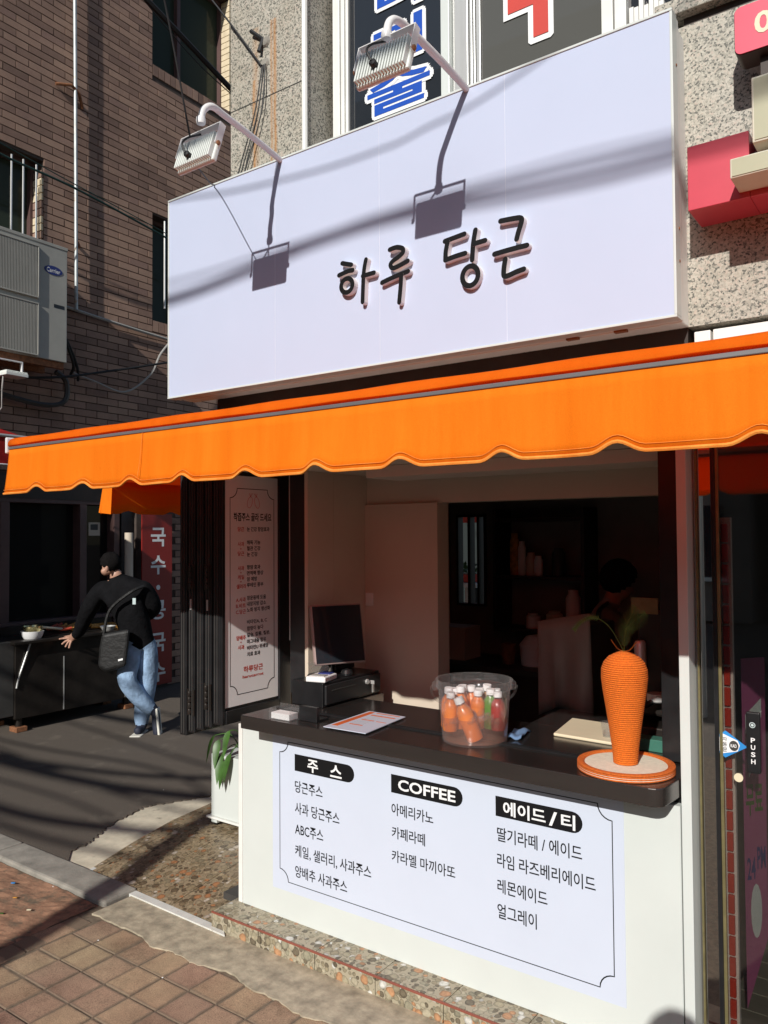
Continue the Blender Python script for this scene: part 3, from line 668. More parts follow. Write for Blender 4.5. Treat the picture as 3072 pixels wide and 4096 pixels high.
def ribbon(pts, w):
    pts = [Vector((a, b, 0)) for a, b in pts]; pts = arc(pts, 4); L = []; Rr = []; n = len(pts)
    for i, p in enumerate(pts):
        t = (pts[min(i+1, n-1)]-pts[max(i-1, 0)]).normalized(); nn = Vector((-t.y, t.x, 0)); L.append(p+nn*w); Rr.append(p-nn*w)
    t1 = (pts[-1]-pts[-2]).normalized(); t0 = (pts[0]-pts[1]).normalized()
    cap = lambda c, t, s: [c+(t*math.cos(a)+Vector((-t.y, t.x, 0))*math.sin(a))*w for a in [math.pi*(s*.5-s*k/5) for k in range(1, 5)]]
    out = Rr+cap(pts[-1], t1, -1)+L[::-1]+cap(pts[0], t0, -1)
    return [(p.x, p.y) for p in out]
FS = FX(SY+.004); k = 0
for key in ('ha', 'ru', 'dang', 'geun'):
    m = MB()
    for st in STR[key]:
        k += 1; d1 = .0215+.0006*(k % 7)
        if st[0] == 'o':
            _, cx, cz, rx, rz = st; n = 24; w = .0095
            ring = lambda e: [(cx+(rx+e)*math.cos(2*math.pi*i/n+.3), cz+(rz+e)*math.sin(2*math.pi*i/n+.3)) for i in range(n)]
            o_, i_ = ring(w), ring(-w)
            vs = [FS(a, b, .0) for a, b in o_]+[FS(a, b, .0) for a, b in i_]+[FS(a, b, d1) for a, b in o_]+[FS(a, b, d1) for a, b in i_]
            m.cur = 1; m.add(vs, [(2*n+i, 2*n+(i+1) % n, 3*n+(i+1) % n, 3*n+i) for i in range(n)])
            m.cur = 0; m.add(vs, [(i, (i+1) % n, 2*n+(i+1) % n, 2*n+i) for i in range(n)]+[(n+i, 3*n+i, 3*n+(i+1) % n, n+(i+1) % n) for i in range(n)])
        else:
            pl = ribbon(st, .0092); n = len(pl); c = (sum(p[0] for p in pl)/n, sum(p[1] for p in pl)/n)
            vs = [FS(a, b, 0) for a, b in pl]+[FS(a, b, d1) for a, b in pl]
            h = n//2
            m.cur = 0; m.add(vs, [(i, (i+1) % n, n+(i+1) % n, n+i) for i in range(n)])
            m.cur = 1; q = len(arc([Vector((a, b, 0)) for a, b in st], 4))
            # front: strip between right side (0..q-1) and left side reversed, plus the two round ends
            fr = [(n+i, n+i+1, n+(2*q+3-i-1), n+(2*q+3-i)) for i in range(q-1)]
            fr += [tuple(n+i for i in range(q-1, q+5))]
            fr += [tuple(n+(i % n) for i in list(range(2*q+3, 2*q+8))+[0])]
            m.add(vs, fr)
    m.build('letter', [PINK, INK], face, fixn=False)

# ---------------------------------------------------------------- flood lamps on arms
def flood(ax, cx, cz, label):
    t = thing('flood_lamp', label, 'lamp', (ax, SY, SZ1), 'flood lamps over the shop sign')
    pts = arc([(ax, SY+.02, SZ1-.01), (ax*.7+cx*.3, 2.25, SZ1+.010), (ax*.3+cx*.7, 2.06, SZ1+.022), (cx, 1.985, SZ1+.018), (cx, 1.945, SZ1-.012), (cx, 1.932, SZ1-.055)], 6)
    MB().tube(pts, .0125, 10).build('arm', PIPEW, t, smooth=True)
    MB().lathe([(.016, -.012), (.018, 0), (.016, .012)], (cx, 1.932, SZ1-.058), 12).build('arm_clamp', PIPEW, t, smooth=True)
    c = Vector((cx, 1.915, cz)); ax_ = Vector((1, 0, 0)); tilt = math.radians(18)
    up = Vector((0, -math.sin(tilt)*-1, math.cos(tilt))); bk = Vector((0, -math.cos(tilt), math.sin(tilt)*1)); bk = ax_.cross(up)*1.0
    bk = Vector((0, -math.cos(tilt), math.sin(tilt)))
    hs = MB().obox(c+bk*-.012, ax_, bk, up, .098, .010, .058).build('housing', LAMPW, t, bevel=.006)
    for k in range(17):
        x = -.088+k*.011; f = MB().obox(c+ax_*x+bk*.007, ax_, bk, up, .0030, .0115, .053)
        f.build('fin', LAMPW, hs, bevel=.002, seg=1)
    MB().obox(c+bk*-.024, ax_, bk, up, .090, .002, .050).build('lens', simple('lens_%d' % int(abs(ax)*100), (.5, .5, .48), .15), hs)
    m = MB(); top = c+up*.088
    m.obox(top, ax_, bk, up, .107, .014, .002)
    for sx in (-1, 1): m.obox(c+ax_*.105*sx+up*.044, ax_, bk, up, .0018, .014, .045)
    m.build('bracket', PIPEW, t, bevel=.001)
    for sx in (-1, 1): MB().lathe([(0, 0), (.009, 0), (.008, .006), (0, .007)], c+ax_*.107*sx+up*.005, 8, axis=(sx, 0, 0)).build('bolt', RUST, t)
    MB().lathe([(.012, 0), (.012, .018), (.008, .022), (0, .022)], c+bk*.016-up*.025+ax_*-.015, 12, axis=tuple(bk)).build('cable_gland', CABLE, t, smooth=True)
    return t, c, up, bk
L1, LC1, LU1, LB1 = flood(-2.249, -2.200, 3.095, 'left white flood lamp on an arm over the sign corner by the brick wall')
L2, LC2, LU2, LB2 = flood(-1.357, -1.366, 3.130, 'right white flood lamp on an arm in front of the blue-lettered window')
for t, c, up, bk in ((L2, LC2, LU2, LB2), (L1, LC1, LU1, LB1)):
    MB().tube(arc([c+bk*.038-up*.025+Vector((-.015, 0, 0)), c+bk*.05+up*.01+Vector((-.03, 0, 0)), c+bk*.03+up*.055+Vector((-.035, 0, 0)), c+bk*.0+up*.085+Vector((-.01, 0, 0))], 6), .0038, 6).build('power_cable', CABLE, t, smooth=True)

# ================================================================ AWNING
AY, AX0, AX1 = 1.600, -2.886, .62
A = thing('awning', 'bright orange canvas awning with scalloped valance over the juice counter', 'awning', (-1.4, 2.5, 2.1))
notch = [-2.886]+[-2.647+.2633*k for k in range(14)]
vb = 1.868
def zbot(x):
    z = vb
    for nx in notch[1:]:
        d = abs(x-nx)
        if d < .062: z = vb+.021*(.5+.5*math.cos(math.pi*d/.062))**1.2
    return z
N = 330; vs = []; fs = []
for i in range(N+1):
    x = AX0+(AX1-AX0)*i/N; b = zbot(x)
    for j in range(7):
        f = j/6; z = 2.034+(b-2.034)*f
        wav = .006*math.sin(x*9.1)*f+.004*math.sin(x*23+1)*f*f+.003*math.sin(x*41+2*math.sin(x*5))*f+.014*f*f*(.5+.5*math.sin(x*3.3))
        vs.append((x-.04*f*(1-i/N), AY-.002-wav, z))
for i in range(N):
    for j in range(6): a = i*7+j; fs.append((a, a+1, a+8, a+7))
m = MB(); m.add(vs, fs); val = m.build('valance', ORANGE, A, smooth=True, fixn=False)
sm = val.modifiers.new('thickness', 'SOLIDIFY'); sm.thickness = .0016
e = MB(); pts = [Vector(vs[i*7+6]) for i in range(0, N+1)]
m = MB(); m.tube([p+Vector((0, -.0012, .0)) for p in pts], .0042, 6); m.build('hem', ORANGE_D, A, smooth=True)
m = MB(); m.tube([p+Vector((0, -.0014, .013)) for p in pts], .0010, 4); m.build('stitching', ORANGE_D, A)
# front bar, fabric rolled over it and the canopy sheet
m = MB()
prof = [(AY-.004, 2.045), (AY-.009, 2.050), (AY-.008, 2.060), (AY+.002, 2.071), (AY+.016, 2.076), (AY+.05, 2.082), (2.05, 2.14), (2.50, 2.200)]
NS = 60; vs = []; fs = []
for i in range(NS+1):
    x = AX0+.004+(AX1-AX0-.004)*i/NS
    for j, (y, z) in enumerate(prof): vs.append((x, y, z-(.012*math.sin(math.pi*(j-4)/3.2) if j > 4 else 0)*.6+.0012*math.sin(x*14+j)))
q = len(prof)
for i in range(NS):
    for j in range(q-1): a = i*q+j; fs.append((a, a+1, a+q+1, a+q))
m.add(vs, fs); cp = m.build('canopy', CANOPY, A, smooth=True, fixn=False); sm = cp.modifiers.new('thickness', 'SOLIDIFY'); sm.thickness = .0016; sm.offset = -1
box('front_bar', simple('bar_grey', (.17, .16, .165), .45, .3), A, AX0, AX1, AY-.006, AY+.03, 2.033, 2.0435, .002)
box('front_bar_core', ALU, A, AX0, AX1, AY+.004, AY+.035, 2.0437, 2.062)
m = MB(); m.box(AX0-.012, AX0-.0005, AY-.014, AY+.045, 2.018, 2.080); m.build('end_cap', PIPEW, A, bevel=.006)
for x in (-2.55, -.5):
    MB().tube([(x, 2.54, 2.12), (x+.33, 2.1, 2.07), (x+.02, 1.64, 2.03)], .015, 8).build('folding_arm', WTRIM, A, smooth=True)
box('roller_case', WTRIM, A, -2.68, AX1, 2.47, 2.555, 2.155, 2.215, .006)
MB().tube([(-2.090, AY-.006, 2.033), (-2.098, AY-.008, 1.95), (-2.106, AY-.012, 1.893)], .0010, 5).build('fabric_seam', ORANGE_D, A)

# second awning along the alley side
A2 = thing('side_awning', 'small orange awning end hanging beyond the black folding doors', 'awning', (-3.3, 3.2, 2.0))
vs = []; fs = []; n2 = 60
for i in range(n2+1):
    y = 2.715+1.6*i/n2
    zb = 1.834+(.022 if False else 0)
    for nx in (2.90, 3.21, 3.52, 3.83, 4.14):
        d = abs(y-nx)
        if d < .07: zb = 1.834+.02*(.5+.5*math.cos(math.pi*d/.07))
    for j in range(4): f = j/3; vs.append((-3.9-.01*f*math.sin(y*14), y-.02*f*(1-i/n2), 2.02+(zb-2.02)*f))
for i in range(n2):
    for j in range(3): a = i*4+j; fs.append((a, a+1, a+5, a+4))
m = MB(); m.add(vs, fs); o = m.build('valance', ORANGE, A2, smooth=True, fixn=False); sm = o.modifiers.new('thickness', 'SOLIDIFY'); sm.thickness = .0016
m = MB(); m.add([(-3.9, 2.715, 2.02), (-3.9, 4.3, 2.02), (-2.83, 4.3, 2.20), (-2.83, 2.715, 2.20)], [(0, 1, 2, 3)]); o = m.build('canopy', ORANGE, A2, fixn=False); sm = o.modifiers.new('thickness', 'SOLIDIFY'); sm.thickness = .0016
m = MB(); m.add([(-3.90, 2.713, 2.02), (-3.92, 2.695, 1.84), (-3.83, 2.71, 1.83), (-3.82, 2.713, 2.03)], [(0, 1, 2, 3)]); o = m.build('end_flap', ORANGE, A2, fixn=False); sm = o.modifiers.new('thickness', 'SOLIDIFY'); sm.thickness = .0016

# ================================================================ COUNTER
Cn = thing('juice_counter', 'white street counter with printed drink menu and brushed steel top', 'counter', (-1.65, 2.6, PZ))
PY = 2.53
box('front_panel', WHITE, Cn, -2.602, -.702, PY, PY+.03, PZ, .862)
box('corner_trim', WTRIM, Cn, -2.627, -2.603, PY-.004, PY+.05, PZ, .862, .003)
box('side_panel', WTRIM, Cn, -2.625, -2.60, PY+.051, 2.9, PZ, .862)
box('end_post', WHITE, Cn, -.6985, -.668, PY-.002, PY+.10, PZ, 2.06, .002)
box('panel_strip', WHITE, Cn, -.745, -.703, PY-.0025, PY-.0005, PZ, .862)
sheet_o = box('menu_sheet', SHEET, Cn, -2.418, -.879, PY-.0015, PY-.0003, .192, .860)
FM = FX(PY-.0015)
def notched(x0, x1, z0, z1, r, n=7):
    pts = []
    for cx, cz, a0 in ((x1, z1, 270), (x0, z1, 0), (x0, z0, 90), (x1, z0, 180)):
        for k in range(n): a = math.radians(a0-90*k/(n-1)) if False else math.radians({(x1, z1): 270-90*k/(n-1), (x0, z1): 360-90*k/(n-1), (x0, z0): 90-90*k/(n-1), (x1, z0): 180-90*k/(n-1)}[(cx, cz)]); pts.append((cx+r*math.cos(a), cz+r*math.sin(a)))
    return pts
def outline(x0, x1, z0, z1, r, w, fn, mat, parent):
    pts = notched(x0, x1, z0, z1, r); n = len(pts); m = MB(); outp = []; inn = []
    cx, cz = (x0+x1)/2, (z0+z1)/2
    for i in range(n):
        a, b, c = Vector(pts[i-1]), Vector(pts[i]), Vector(pts[(i+1) % n])
        t = ((b-a).normalized()+(c-b).normalized()); t = t.normalized() if t.length > 1e-6 else (c-b).normalized()
        nn = Vector((-t.y, t.x)); outp.append(b+nn*w/2); inn.append(b-nn*w/2)
    m.add([fn(p.x, p.y, .0006) for p in outp]+[fn(p.x, p.y, .0006) for p in inn], [(i, (i+1) % n, n+(i+1) % n, n+i) for i in range(n)])
    return m.build('menu_border', mat, parent, fixn=False)
outline(-2.376, -.917, .232, .822, .048, .0042, FM, INK, sheet_o)
def tagshape(x0, x1, z0, z1):
    r = (z1-z0)/2; c = (x1-r, (z0+z1)/2)
    pts = [(x0, z1), (x0, z0)]+[(c[0]+r*math.cos(a), c[1]+r*math.sin(a)) for a in [math.radians(-90+180*k/10) for k in range(11)]]
    return pts
for x0, x1, body, rect, off in [(-2.29, -1.971, '주', (-2.218, -2.160, .715, .768), .022), (-1.79, -1.472, 'COFFEE', (-1.757, -1.502, .722, .764), .03), (-1.338, -1.017, '에이드', (-1.308, -1.148, .716, .766), .022)]:
    o = MB().prism(tagshape(x0, x1, .708, .778), FM, .0002, .0008).build('menu_heading', INK, sheet_o)
    text(body, rect, FM, WINK, sheet_o, off=off, d=.0012)
    if body == '에이드':
        text('/', (-1.136, -1.106, .716, .764), FM, WINK, sheet_o, off=off, d=.0012); text('티', (-1.092, -1.042, .716, .766), FM, WINK, sheet_o, off=off, d=.0012)
    if body == '주': text('스', (-2.095, -2.035, .716, .766), FM, WINK, sheet_o, off=off, d=.0012)
for body, x0, x1, z0, z1 in [('당근주스', -2.289, -2.137, .618, .668), ('사과 당근주스', -2.289, -2.048, .528, .578), ('ABC주스', -2.289, -2.134, .441, .489), ('케일, 샐러리, 사과주스', -2.289, -1.889, .349, .401), ('양배추 사과주스', -2.289, -2.010, .264, .314),
      ('아메리카노', -1.789, -1.599, .622, .669), ('카페라떼', -1.788, -1.636, .534, .580), ('카라멜 마끼아또', -1.789, -1.506, .444, .490),
      ('딸기라떼 / 에이드', -1.333, -1.020, .621, .671), ('라임', -1.334, -1.268, .531, .581), ('라즈베리에이드', -1.249, -.975, .531, .581), ('레몬에이드', -1.334, -1.145, .441, .491), ('얼그레이', -1.335, -1.185, .353, .405)]:
    text(body, (x0, x1, z0, z1), FM, INK, sheet_o, off=.004, d=.0008)
# steel top with a rounded corner and two door tracks
CT, CB = .945, .889
pl = [(-2.47, 2.388), (-.775, 2.388)]+[(-.775+.035*math.sin(a), 2.423-.035*math.cos(a)) for a in [math.radians(15*k) for k in range(1, 7)]]+[(-.740, 2.423), (-.702, 2.51), (-.702, 2.95), (-2.25, 2.95), (-2.25, 3.10), (-2.60, 3.10), (-2.60, 2.60), (-2.47, 2.56)]
pl = [(-2.47, 2.388), (-.755, 2.388)]+[(-.755+.042*math.sin(a), 2.430-.042*math.cos(a)) for a in [math.radians(15*k) for k in range(1, 7)]]+[(-.7025, 2.52), (-.7025, 2.95), (-2.25, 2.95), (-2.25, 3.12), (-2.449, 3.12), (-2.449, 2.62), (-2.47, 2.60)]
top = MB().prism(pl, lambda u, v, d: (u, v, d), CB, CT).build('steel_top', STEEL, Cn, bevel=.003)
box('top_support', BLACK, Cn, -2.59, -.71, PY+.031, 2.75, .80, .8885)
for y in (2.575, 2.592): box('track_rail', BLACK, Cn, -2.44, -.76, y, y+.006, CT+.0005, CT+.006)
box('inner_panel', DGREY, Cn, -2.44, -.72, 2.93, 2.949, .1, .888)

# ---------------------------------------------------------------- folding doors with the poster
Fd = thing('folding_doors', 'stack of black folding glass doors pushed to the left of the counter', 'door', (-2.83, 2.7, .8))
for k in range(5):
    x0 = -2.765-.052*k; yy = 2.50-.004*k
    z0 = .845-.018*k
    lf = MB().box(x0, x0+.046, yy, 2.96, z0, 2.12)
    lo = lf.build('door_leaf', BLACK, Fd, bevel=.004)
    for gx in (.014, .030): MB().box(x0+gx, x0+gx+.004, yy-.004, yy+.002, z0+.01, 2.11).build('edge_groove', DGREY, lo)
    if k in (1, 3):
        for zc in (z0+.10, 1.47):
            for q in range(4): MB().lathe([(.007, -.011), (.008, -.009), (.008, .009), (.007, .011)], (x0+.023, yy-.010, zc+q*.027), 8).build('hinge_knuckle', DSTEEL, lo, smooth=True)
            for sx in (-.016, .016): MB().box(x0+.023+sx-.008, x0+.023+sx+.008, yy-.003, yy, zc-.02, zc+.10).build('hinge_plate', DSTEEL, lo)
        box('latch', ALU, lo, x0+.018, x0+.028, yy-.005, yy+.001, 1.36, 1.41)
# leaf that carries the poster
PX = -2.712
lf = MB().box(PX-.006, PX-.0012, 2.515, 2.90, .88, 2.08).build('poster_leaf', BLACK, Fd)
fr = MB(); fr.box(PX-.012, PX+.007, 2.502, 2.522, .845, 2.12); fr.box(PX-.012, PX+.012, 2.875, 2.955, .845, 2.12); fr.box(PX-.012, PX+.012, 2.523, 2.874, .845, .905)
fr.build('leaf_frame', BLACK, Fd, bevel=.003)
PO = MB().box(PX-.001, PX+.0008, 2.524, 2.873, .918, 1.985).build('poster', simple('poster_white', (.82, .81, .80), .4, var=.02), Fd)
PO['label'] = 'white poster listing juice ingredients in red and black print'
FPo = FP(PX+.0008)
outline(2.556, 2.846, .968, 1.925, .045, .0042, FPo, INK, PO)
def pt(body, u0, u1, zc, h, mat, off=.015): text(body, (u0, u1, zc-h/2, zc+h/2), FPo, mat, PO, off=off, d=.0007)
def zz(y): return 1.985-(y-62)/(2000-62)*1.067*1.0      # rows measured down the poster
rows = [('착즙주스 골라 드세요', 2.578, 2.828, 1.792, .040, INK), ('당근', 2.604, 2.645, 1.735, .022, INKR), ('눈 건강 항암효과', 2.663, 2.815, 1.735, .022, INK),
 ('사과', 2.604, 2.645, 1.665, .021, INKR), ('+', 2.619, 2.629, 1.643, .009, INKR), ('당근', 2.604, 2.645, 1.620, .021, INKR), ('해독 기능', 2.663, 2.752, 1.672, .021, INK), ('혈관 건강', 2.663, 2.752, 1.644, .021, INK), ('눈 건강', 2.663, 2.733, 1.616, .021, INK),
 ('사과', 2.604, 2.645, 1.552, .021, INKR), ('+', 2.619, 2.629, 1.531, .009, INKR), ('케일', 2.604, 2.645, 1.510, .021, INKR), ('+', 2.619, 2.629, 1.489, .009, INKR), ('샐러리', 2.596, 2.656, 1.467, .021, INKR),
 ('항암 효과', 2.663, 2.752, 1.555, .021, INK), ('면역력 향상', 2.663, 2.772, 1.527, .021, INK), ('암 예방', 2.663, 2.730, 1.499, .021, INK), ('루테인 풍부', 2.663, 2.772, 1.471, .021, INK),
 ('A.사과', 2.592, 2.655, 1.405, .021, INKR), ('B.비트', 2.592, 2.655, 1.377, .021, INKR), ('C.당근', 2.592, 2.655, 1.349, .021, INKR), ('장운동에 도움', 2.663, 2.790, 1.410, .021, INK), ('내장지방 감소', 2.663, 2.790, 1.382, .021, INK), ('노화 방지 항산화', 2.663, 2.818, 1.354, .021, INK),
 ('양배추', 2.594, 2.655, 1.228, .022, INKR), ('+', 2.619, 2.629, 1.207, .009, INKR), ('사과', 2.604, 2.645, 1.184, .021, INKR),
 ('비타민A, B, C', 2.663, 2.796, 1.297, .021, INK), ('함량이 높다', 2.663, 2.772, 1.267, .021, INK), ('칼슘, 칼륨, 철분,', 2.663, 2.818, 1.236, .021, INK), ('마그네슘 함유', 2.663, 2.790, 1.206, .021, INK), ('비타민U 위궤양', 2.663, 2.805, 1.176, .021, INK), ('치료 효과', 2.663, 2.750, 1.146, .021, INK),
 ('하루당근', 2.64, 2.768, 1.078, .030, INKR), ('harucarrot', 2.634, 2.772, 1.044, .014, INKR)]
for b_, u0, u1, zc, h, mt in rows: pt(b_, u0, u1, zc, h, mt)
for cy, r0 in ((2.683, .2), (2.730, -.2)):     # the two little outlined vegetables of the emblem
    pts = [(cy+.016*math.cos(a)+r0*.028*math.sin(a), 1.862+.027*math.sin(a)) for a in [2*math.pi*k/16 for k in range(17)]]
    MB().tube([FPo(u, v, .0008) for u, v in pts], .0010, 4).build('emblem', INKR, PO)
    for dx in (-.012, 0, .01): MB().tube([FPo(cy+r0*.02, 1.888, .0008), FPo(cy+dx+r0*.04, 1.905, .0008)], .0010, 4).build('emblem', INKR, PO)
# ================================================================ THINGS ON THE COUNTER
# carrot ornament wound with yarn
CXC, CYC = -.872, 2.535
Ca = thing('carrot_ornament', 'tall orange yarn-wrapped carrot ornament on a round cream base', 'ornament', (CXC, CYC, CT))
base = MB().lathe([(0, .0), (.146, .0), (.150, .004), (.150, .012), (.147, .020), (0, .020)], (CXC, CYC, CT), 64).build('base_disc', FELT, Ca, smooth=True)
prof = []
for k in range(4):
    z = .004+k*.0062
    for a in range(-2, 3): prof.append((.1475+.0042*math.cos(a*math.pi/4.4), z+.0031*math.sin(a*math.pi/4.4)))
prof = [(.128, .0205)]+[(.130, .0235), (.136, .0262), (.142, .0268)][::1]+sorted(prof, key=lambda p: -p[1])+[(.14, 0.0005)]
MB().lathe(prof, (CXC, CYC, CT), 72, cap=False).build('rope_rim', YARND, base, smooth=True)
H0, H1 = .021, .378
def crad(f):
    key = [(0, .0375), (.12, .0405), (.3, .049), (.5, .0595), (.66, .0685), (.76, .0725), (.84, .0715), (.90, .064), (.95, .049), (.985, .026), (1, .008)]
    for (a, ra), (b, rb) in zip(key, key[1:]):
        if a <= f <= b: t = (f-a)/(b-a); t = t*t*(3-2*t) if False else t; return ra+(rb-ra)*t
    return .006
prof = [(.0, H0)]
for k in range(54):
    for q in range(6):
        f = (k+q/6)/54; w = abs(math.sin(math.pi*q/6))**.6; prof.append((crad(f)-.0036+.0046*w, H0+(H1-H0)*f))
prof.append((0, H1))
cb = MB().lathe(prof, (CXC, CYC, CT), 64).build('carrot_body', YARN, Ca, smooth=60)
TOPC = Vector((CXC, CYC, CT+H1))
def frond(base, tip, ctrl, n, wid, name, parent, mat):
    m = MB(); pts = arc([base, ctrl, tip], 10)
    m.tube(pts, [.0022*(1-.7*i/(len(pts)-1)) for i in range(len(pts))], 5)
    side = Vector((R2.x, R2.y, 0))
    for i in range(3, len(pts)-1):
        p = pts[i]; t = (pts[i+1]-pts[i-1]).normalized(); s_ = t.cross(Vector((fwd.x, fwd.y, .25))).normalized()
        for sg in (-1, 1):
            for q in (0, .5):
                pp = p+(pts[i+1]-p)*q
                L = wid*math.sin(math.pi*min(1, (i+q-1.5)/(len(pts)-1.5)))**.7*random.uniform(.85, 1.1)
                e = pp+(s_*sg*.9+t*.45).normalized()*L+Vector((0, 0, -L*.12)); w = t*.0011
                m.add([pp-w, e, pp+w], [(0, 1, 2)])
    return m.build(name, mat, parent, fixn=False)
frond(TOPC, TOPC+Vector((.065, .02, .125)), TOPC+Vector((.012, 0, .075)), 10, .042, 'leaf_frond', Ca, LEAFD)
frond(TOPC, TOPC+Vector((.02, .06, .14)), TOPC+Vector((.0, .02, .07)), 10, .040, 'leaf_frond', Ca, LEAFD)
m = MB(); pts = arc([TOPC, TOPC+Vector((-.045, -.005, .075)), TOPC+Vector((-.09, -.02, .105)), TOPC+Vector((-.125, -.05, .09)), TOPC+Vector((-.14, -.07, .065))], 7)
m.tube(pts, .0018, 5)
for i in range(12, len(pts)-1):
    p = pts[i]; t = (pts[i+1]-pts[i-1]).normalized(); s_ = t.cross(Vector((fwd.x, fwd.y, .2))).normalized()
    for sg in (-1, 1):
        e = p+(s_*sg+t*.6).normalized()*.014; m.add([p-t*.003, e, p+t*.003], [(0, 1, 2)])
m.build('leaf_stem', LEAFD, Ca, fixn=False)
for sx in (-1, 1): MB().tube(arc([TOPC, TOPC+Vector((.02*sx, 0, .006)), TOPC+Vector((.042*sx, .0, .034))], 5), .0016, 5).build('leaf_stem', FOOD, Ca)

# clear bucket with juice bottles
BC = Vector((-1.452, 2.585, CT))
Bk = thing('clear_bucket', 'clear plastic ice bucket with a handle standing on the steel counter', 'bucket', BC)
MB().lathe([(.0, .001), (.116, .001), (.119, .006), (.128, .14), (.133, .19), (.139, .195), (.1395, .219), (.143, .222), (.1425, .2245), (.136, .2245), (.1365, .197), (.130, .19), (.125, .14), (.116, .008), (0, .006)], BC, 64).build('bucket_body', CLEAR, Bk, smooth=True)
MB().lathe([(.1365, .1935), (.1405, .1945), (.1365, .1965)], BC, 64, cap=False).build('bucket_ridge', CLEAR, Bk, smooth=True)
ax = Vector((R2.x, R2.y, 0)).normalized()
for sg in (-1, 1): MB().lathe([(0, -.004), (.016, -.004), (.019, .006), (.013, .014), (0, .016)], BC+ax*(.140*sg)+Vector((0, 0, .200)), 12, axis=tuple(ax*sg)).build('handle_lug', CLEAR, Bk, smooth=True)
hp = [BC+ax*(.158*math.cos(a))+Vector((fwd.x, fwd.y, 0)).normalized()*(.155*math.sin(a))*.9+Vector((0, 0, .198-.11*abs(math.sin(a))**.8)) for a in [math.pi*k/24 for k in range(25)]]
MB().tube(hp, .0045, 8).build('handle', CLEAR, Bk, smooth=True)
MB().lathe([(0, .008), (.114, .008), (.1205, .09), (0, .0905)], BC, 48).build('iced_water', WATER, Bk, smooth=True)
for k in range(44):
    a = random.uniform(0, 6.28); rr = random.uniform(.01, .108); c = BC+Vector((rr*math.cos(a), rr*math.sin(a), random.uniform(.07, .112)))
    MB().obox(c, (random.random(), random.random()+.1, .3), (-.3, random.random(), 1), (1, -.2, .4), .011, .011, .009).build('ice_cube', ICE, Bk, bevel=.003)
def bottle(base, axis, mat, capmat, label, h=.150, r=.026):
    axis = Vector(axis).normalized(); t = thing('juice_bottle', label, 'bottle', base, 'juice bottles in the clear bucket')
    MB().lathe([(0, .002), (r*.9, .002), (r, .008), (r, h*.62), (r*.9, h*.72), (r*.5, h*.82), (0, h*.82)], base, 20, axis=axis).build('juice', mat, t, smooth=True)
    MB().lathe([(r*1.01, h*.60), (r*.93, h*.725), (r*.55, h*.83), (r*.50, h*.87), (r*.48, h*.87), (r*.52, h*.82), (r*.9, h*.72)], base, 20, axis=axis, cap=False).build('bottle_shoulder', CLEAR, t, smooth=True)
    MB().lathe([(0, h*.86), (r*.60, h*.86), (r*.62, h*.875), (r*.60, h), (0, h)], base, 20, axis=axis).build('cap', capmat, t, smooth=True)
    return t
fw = Vector((fwd.x, fwd.y, 0)).normalized()
def bp(a, b, z=.012): return BC+ax*a+fw*b+Vector((0, 0, z))
bottle(bp(-.002, -.072, .016), ax*-.42+Vector((0, 0, 1))+fw*.10, JORANGE, CAPW, 'orange juice bottle leaning left at the front of the bucket', .165, .029)
sp = [(-.092, -.02, JORANGE, 'orange juice bottle at the far left wall of the bucket'), (-.075, .045, JORANGE, 'orange juice bottle at the back left of the bucket'), (-.028, .062, JORANGE, 'orange juice bottle at the back, left of the middle one'),
      (.004, .080, JORANGE, 'orange juice bottle at the very back middle of the bucket'), (.028, .052, JBROWN, 'amber juice bottle right of the middle in the bucket'), (.052, .078, JBROWN, 'amber juice bottle at the back right of the bucket'),
      (.062, .018, JGREEN, 'green juice bottle near the right side of the bucket'), (.092, .030, JRED, 'red juice bottle against the right wall of the bucket'), (-.05, .015, JORANGE, 'orange juice bottle in the left middle of the bucket'), (.012, .02, JORANGE, 'orange juice bottle in the very middle of the bucket'), (-.095, .035, JORANGE, 'orange juice bottle in the back left corner of the bucket'), (.085, -.02, JRED, 'red juice bottle at the front right of the bucket')]
for k, (a, b, mt, lb) in enumerate(sp):
    bottle(bp(a, b, .038), Vector((random.uniform(-.08, .08), random.uniform(-.06, .06), 1)), mt, CAPW, lb, random.uniform(.140, .155), .0265)

# leaflet, card box, holder
def flat(name, pts, z0, z1, mat, parent=None):
    return MB().prism(pts, lambda u, v, d: (u, v, d), z0, z1).build(name, mat, parent)
Le = thing('leaflet', 'laminated price leaflet with orange bars lying on the counter', 'leaflet', (-1.93, 2.56, CT))
lp = [(-2.025, 2.402), (-1.822, 2.408), (-1.851, 2.72), (-2.038, 2.722)]
flat('card', lp, CT+.0065, CT+.009, SHEET, Le)
lv = lambda u, v: (lp[0][0]*(1-u)*(1-v)+lp[1][0]*u*(1-v)+lp[2][0]*u*v+lp[3][0]*(1-u)*v, lp[0][1]*(1-u)*(1-v)+lp[1][1]*u*(1-v)+lp[2][1]*u*v+lp[3][1]*(1-u)*v)
INKO = simple('orange_ink', (.62, .13, .03), .5)
for a, b, c, d in [(.06, .20, .12, .97), (.26, .9, .80, .84), (.30, .62, .55, .58), (.30, .62, .28, .31), (.68, .93, .55, .57), (.27, .9, .93, .96)]:
    flat('print_bar', [lv(a, c), lv(b, c), lv(b, d), lv(a, d)], CT+.0092, CT+.0095, INKO, Le)
for k in range(9):
    v = .34+.055*k; flat('print_line', [lv(.3, v), lv(.6, v), lv(.6, v+.012), lv(.3, v+.012)], CT+.0092, CT+.0094, simple('print_grey%d' % k, (.4, .4, .4), .5), Le)
Cb = thing('card_box', 'small clear tray of white name cards at the left end of the counter', 'card tray', (-2.25, 2.43, CT))
box('cards', CAPW, Cb, -2.315, -2.215, 2.412, 2.466, CT+.003, CT+.028, .001)
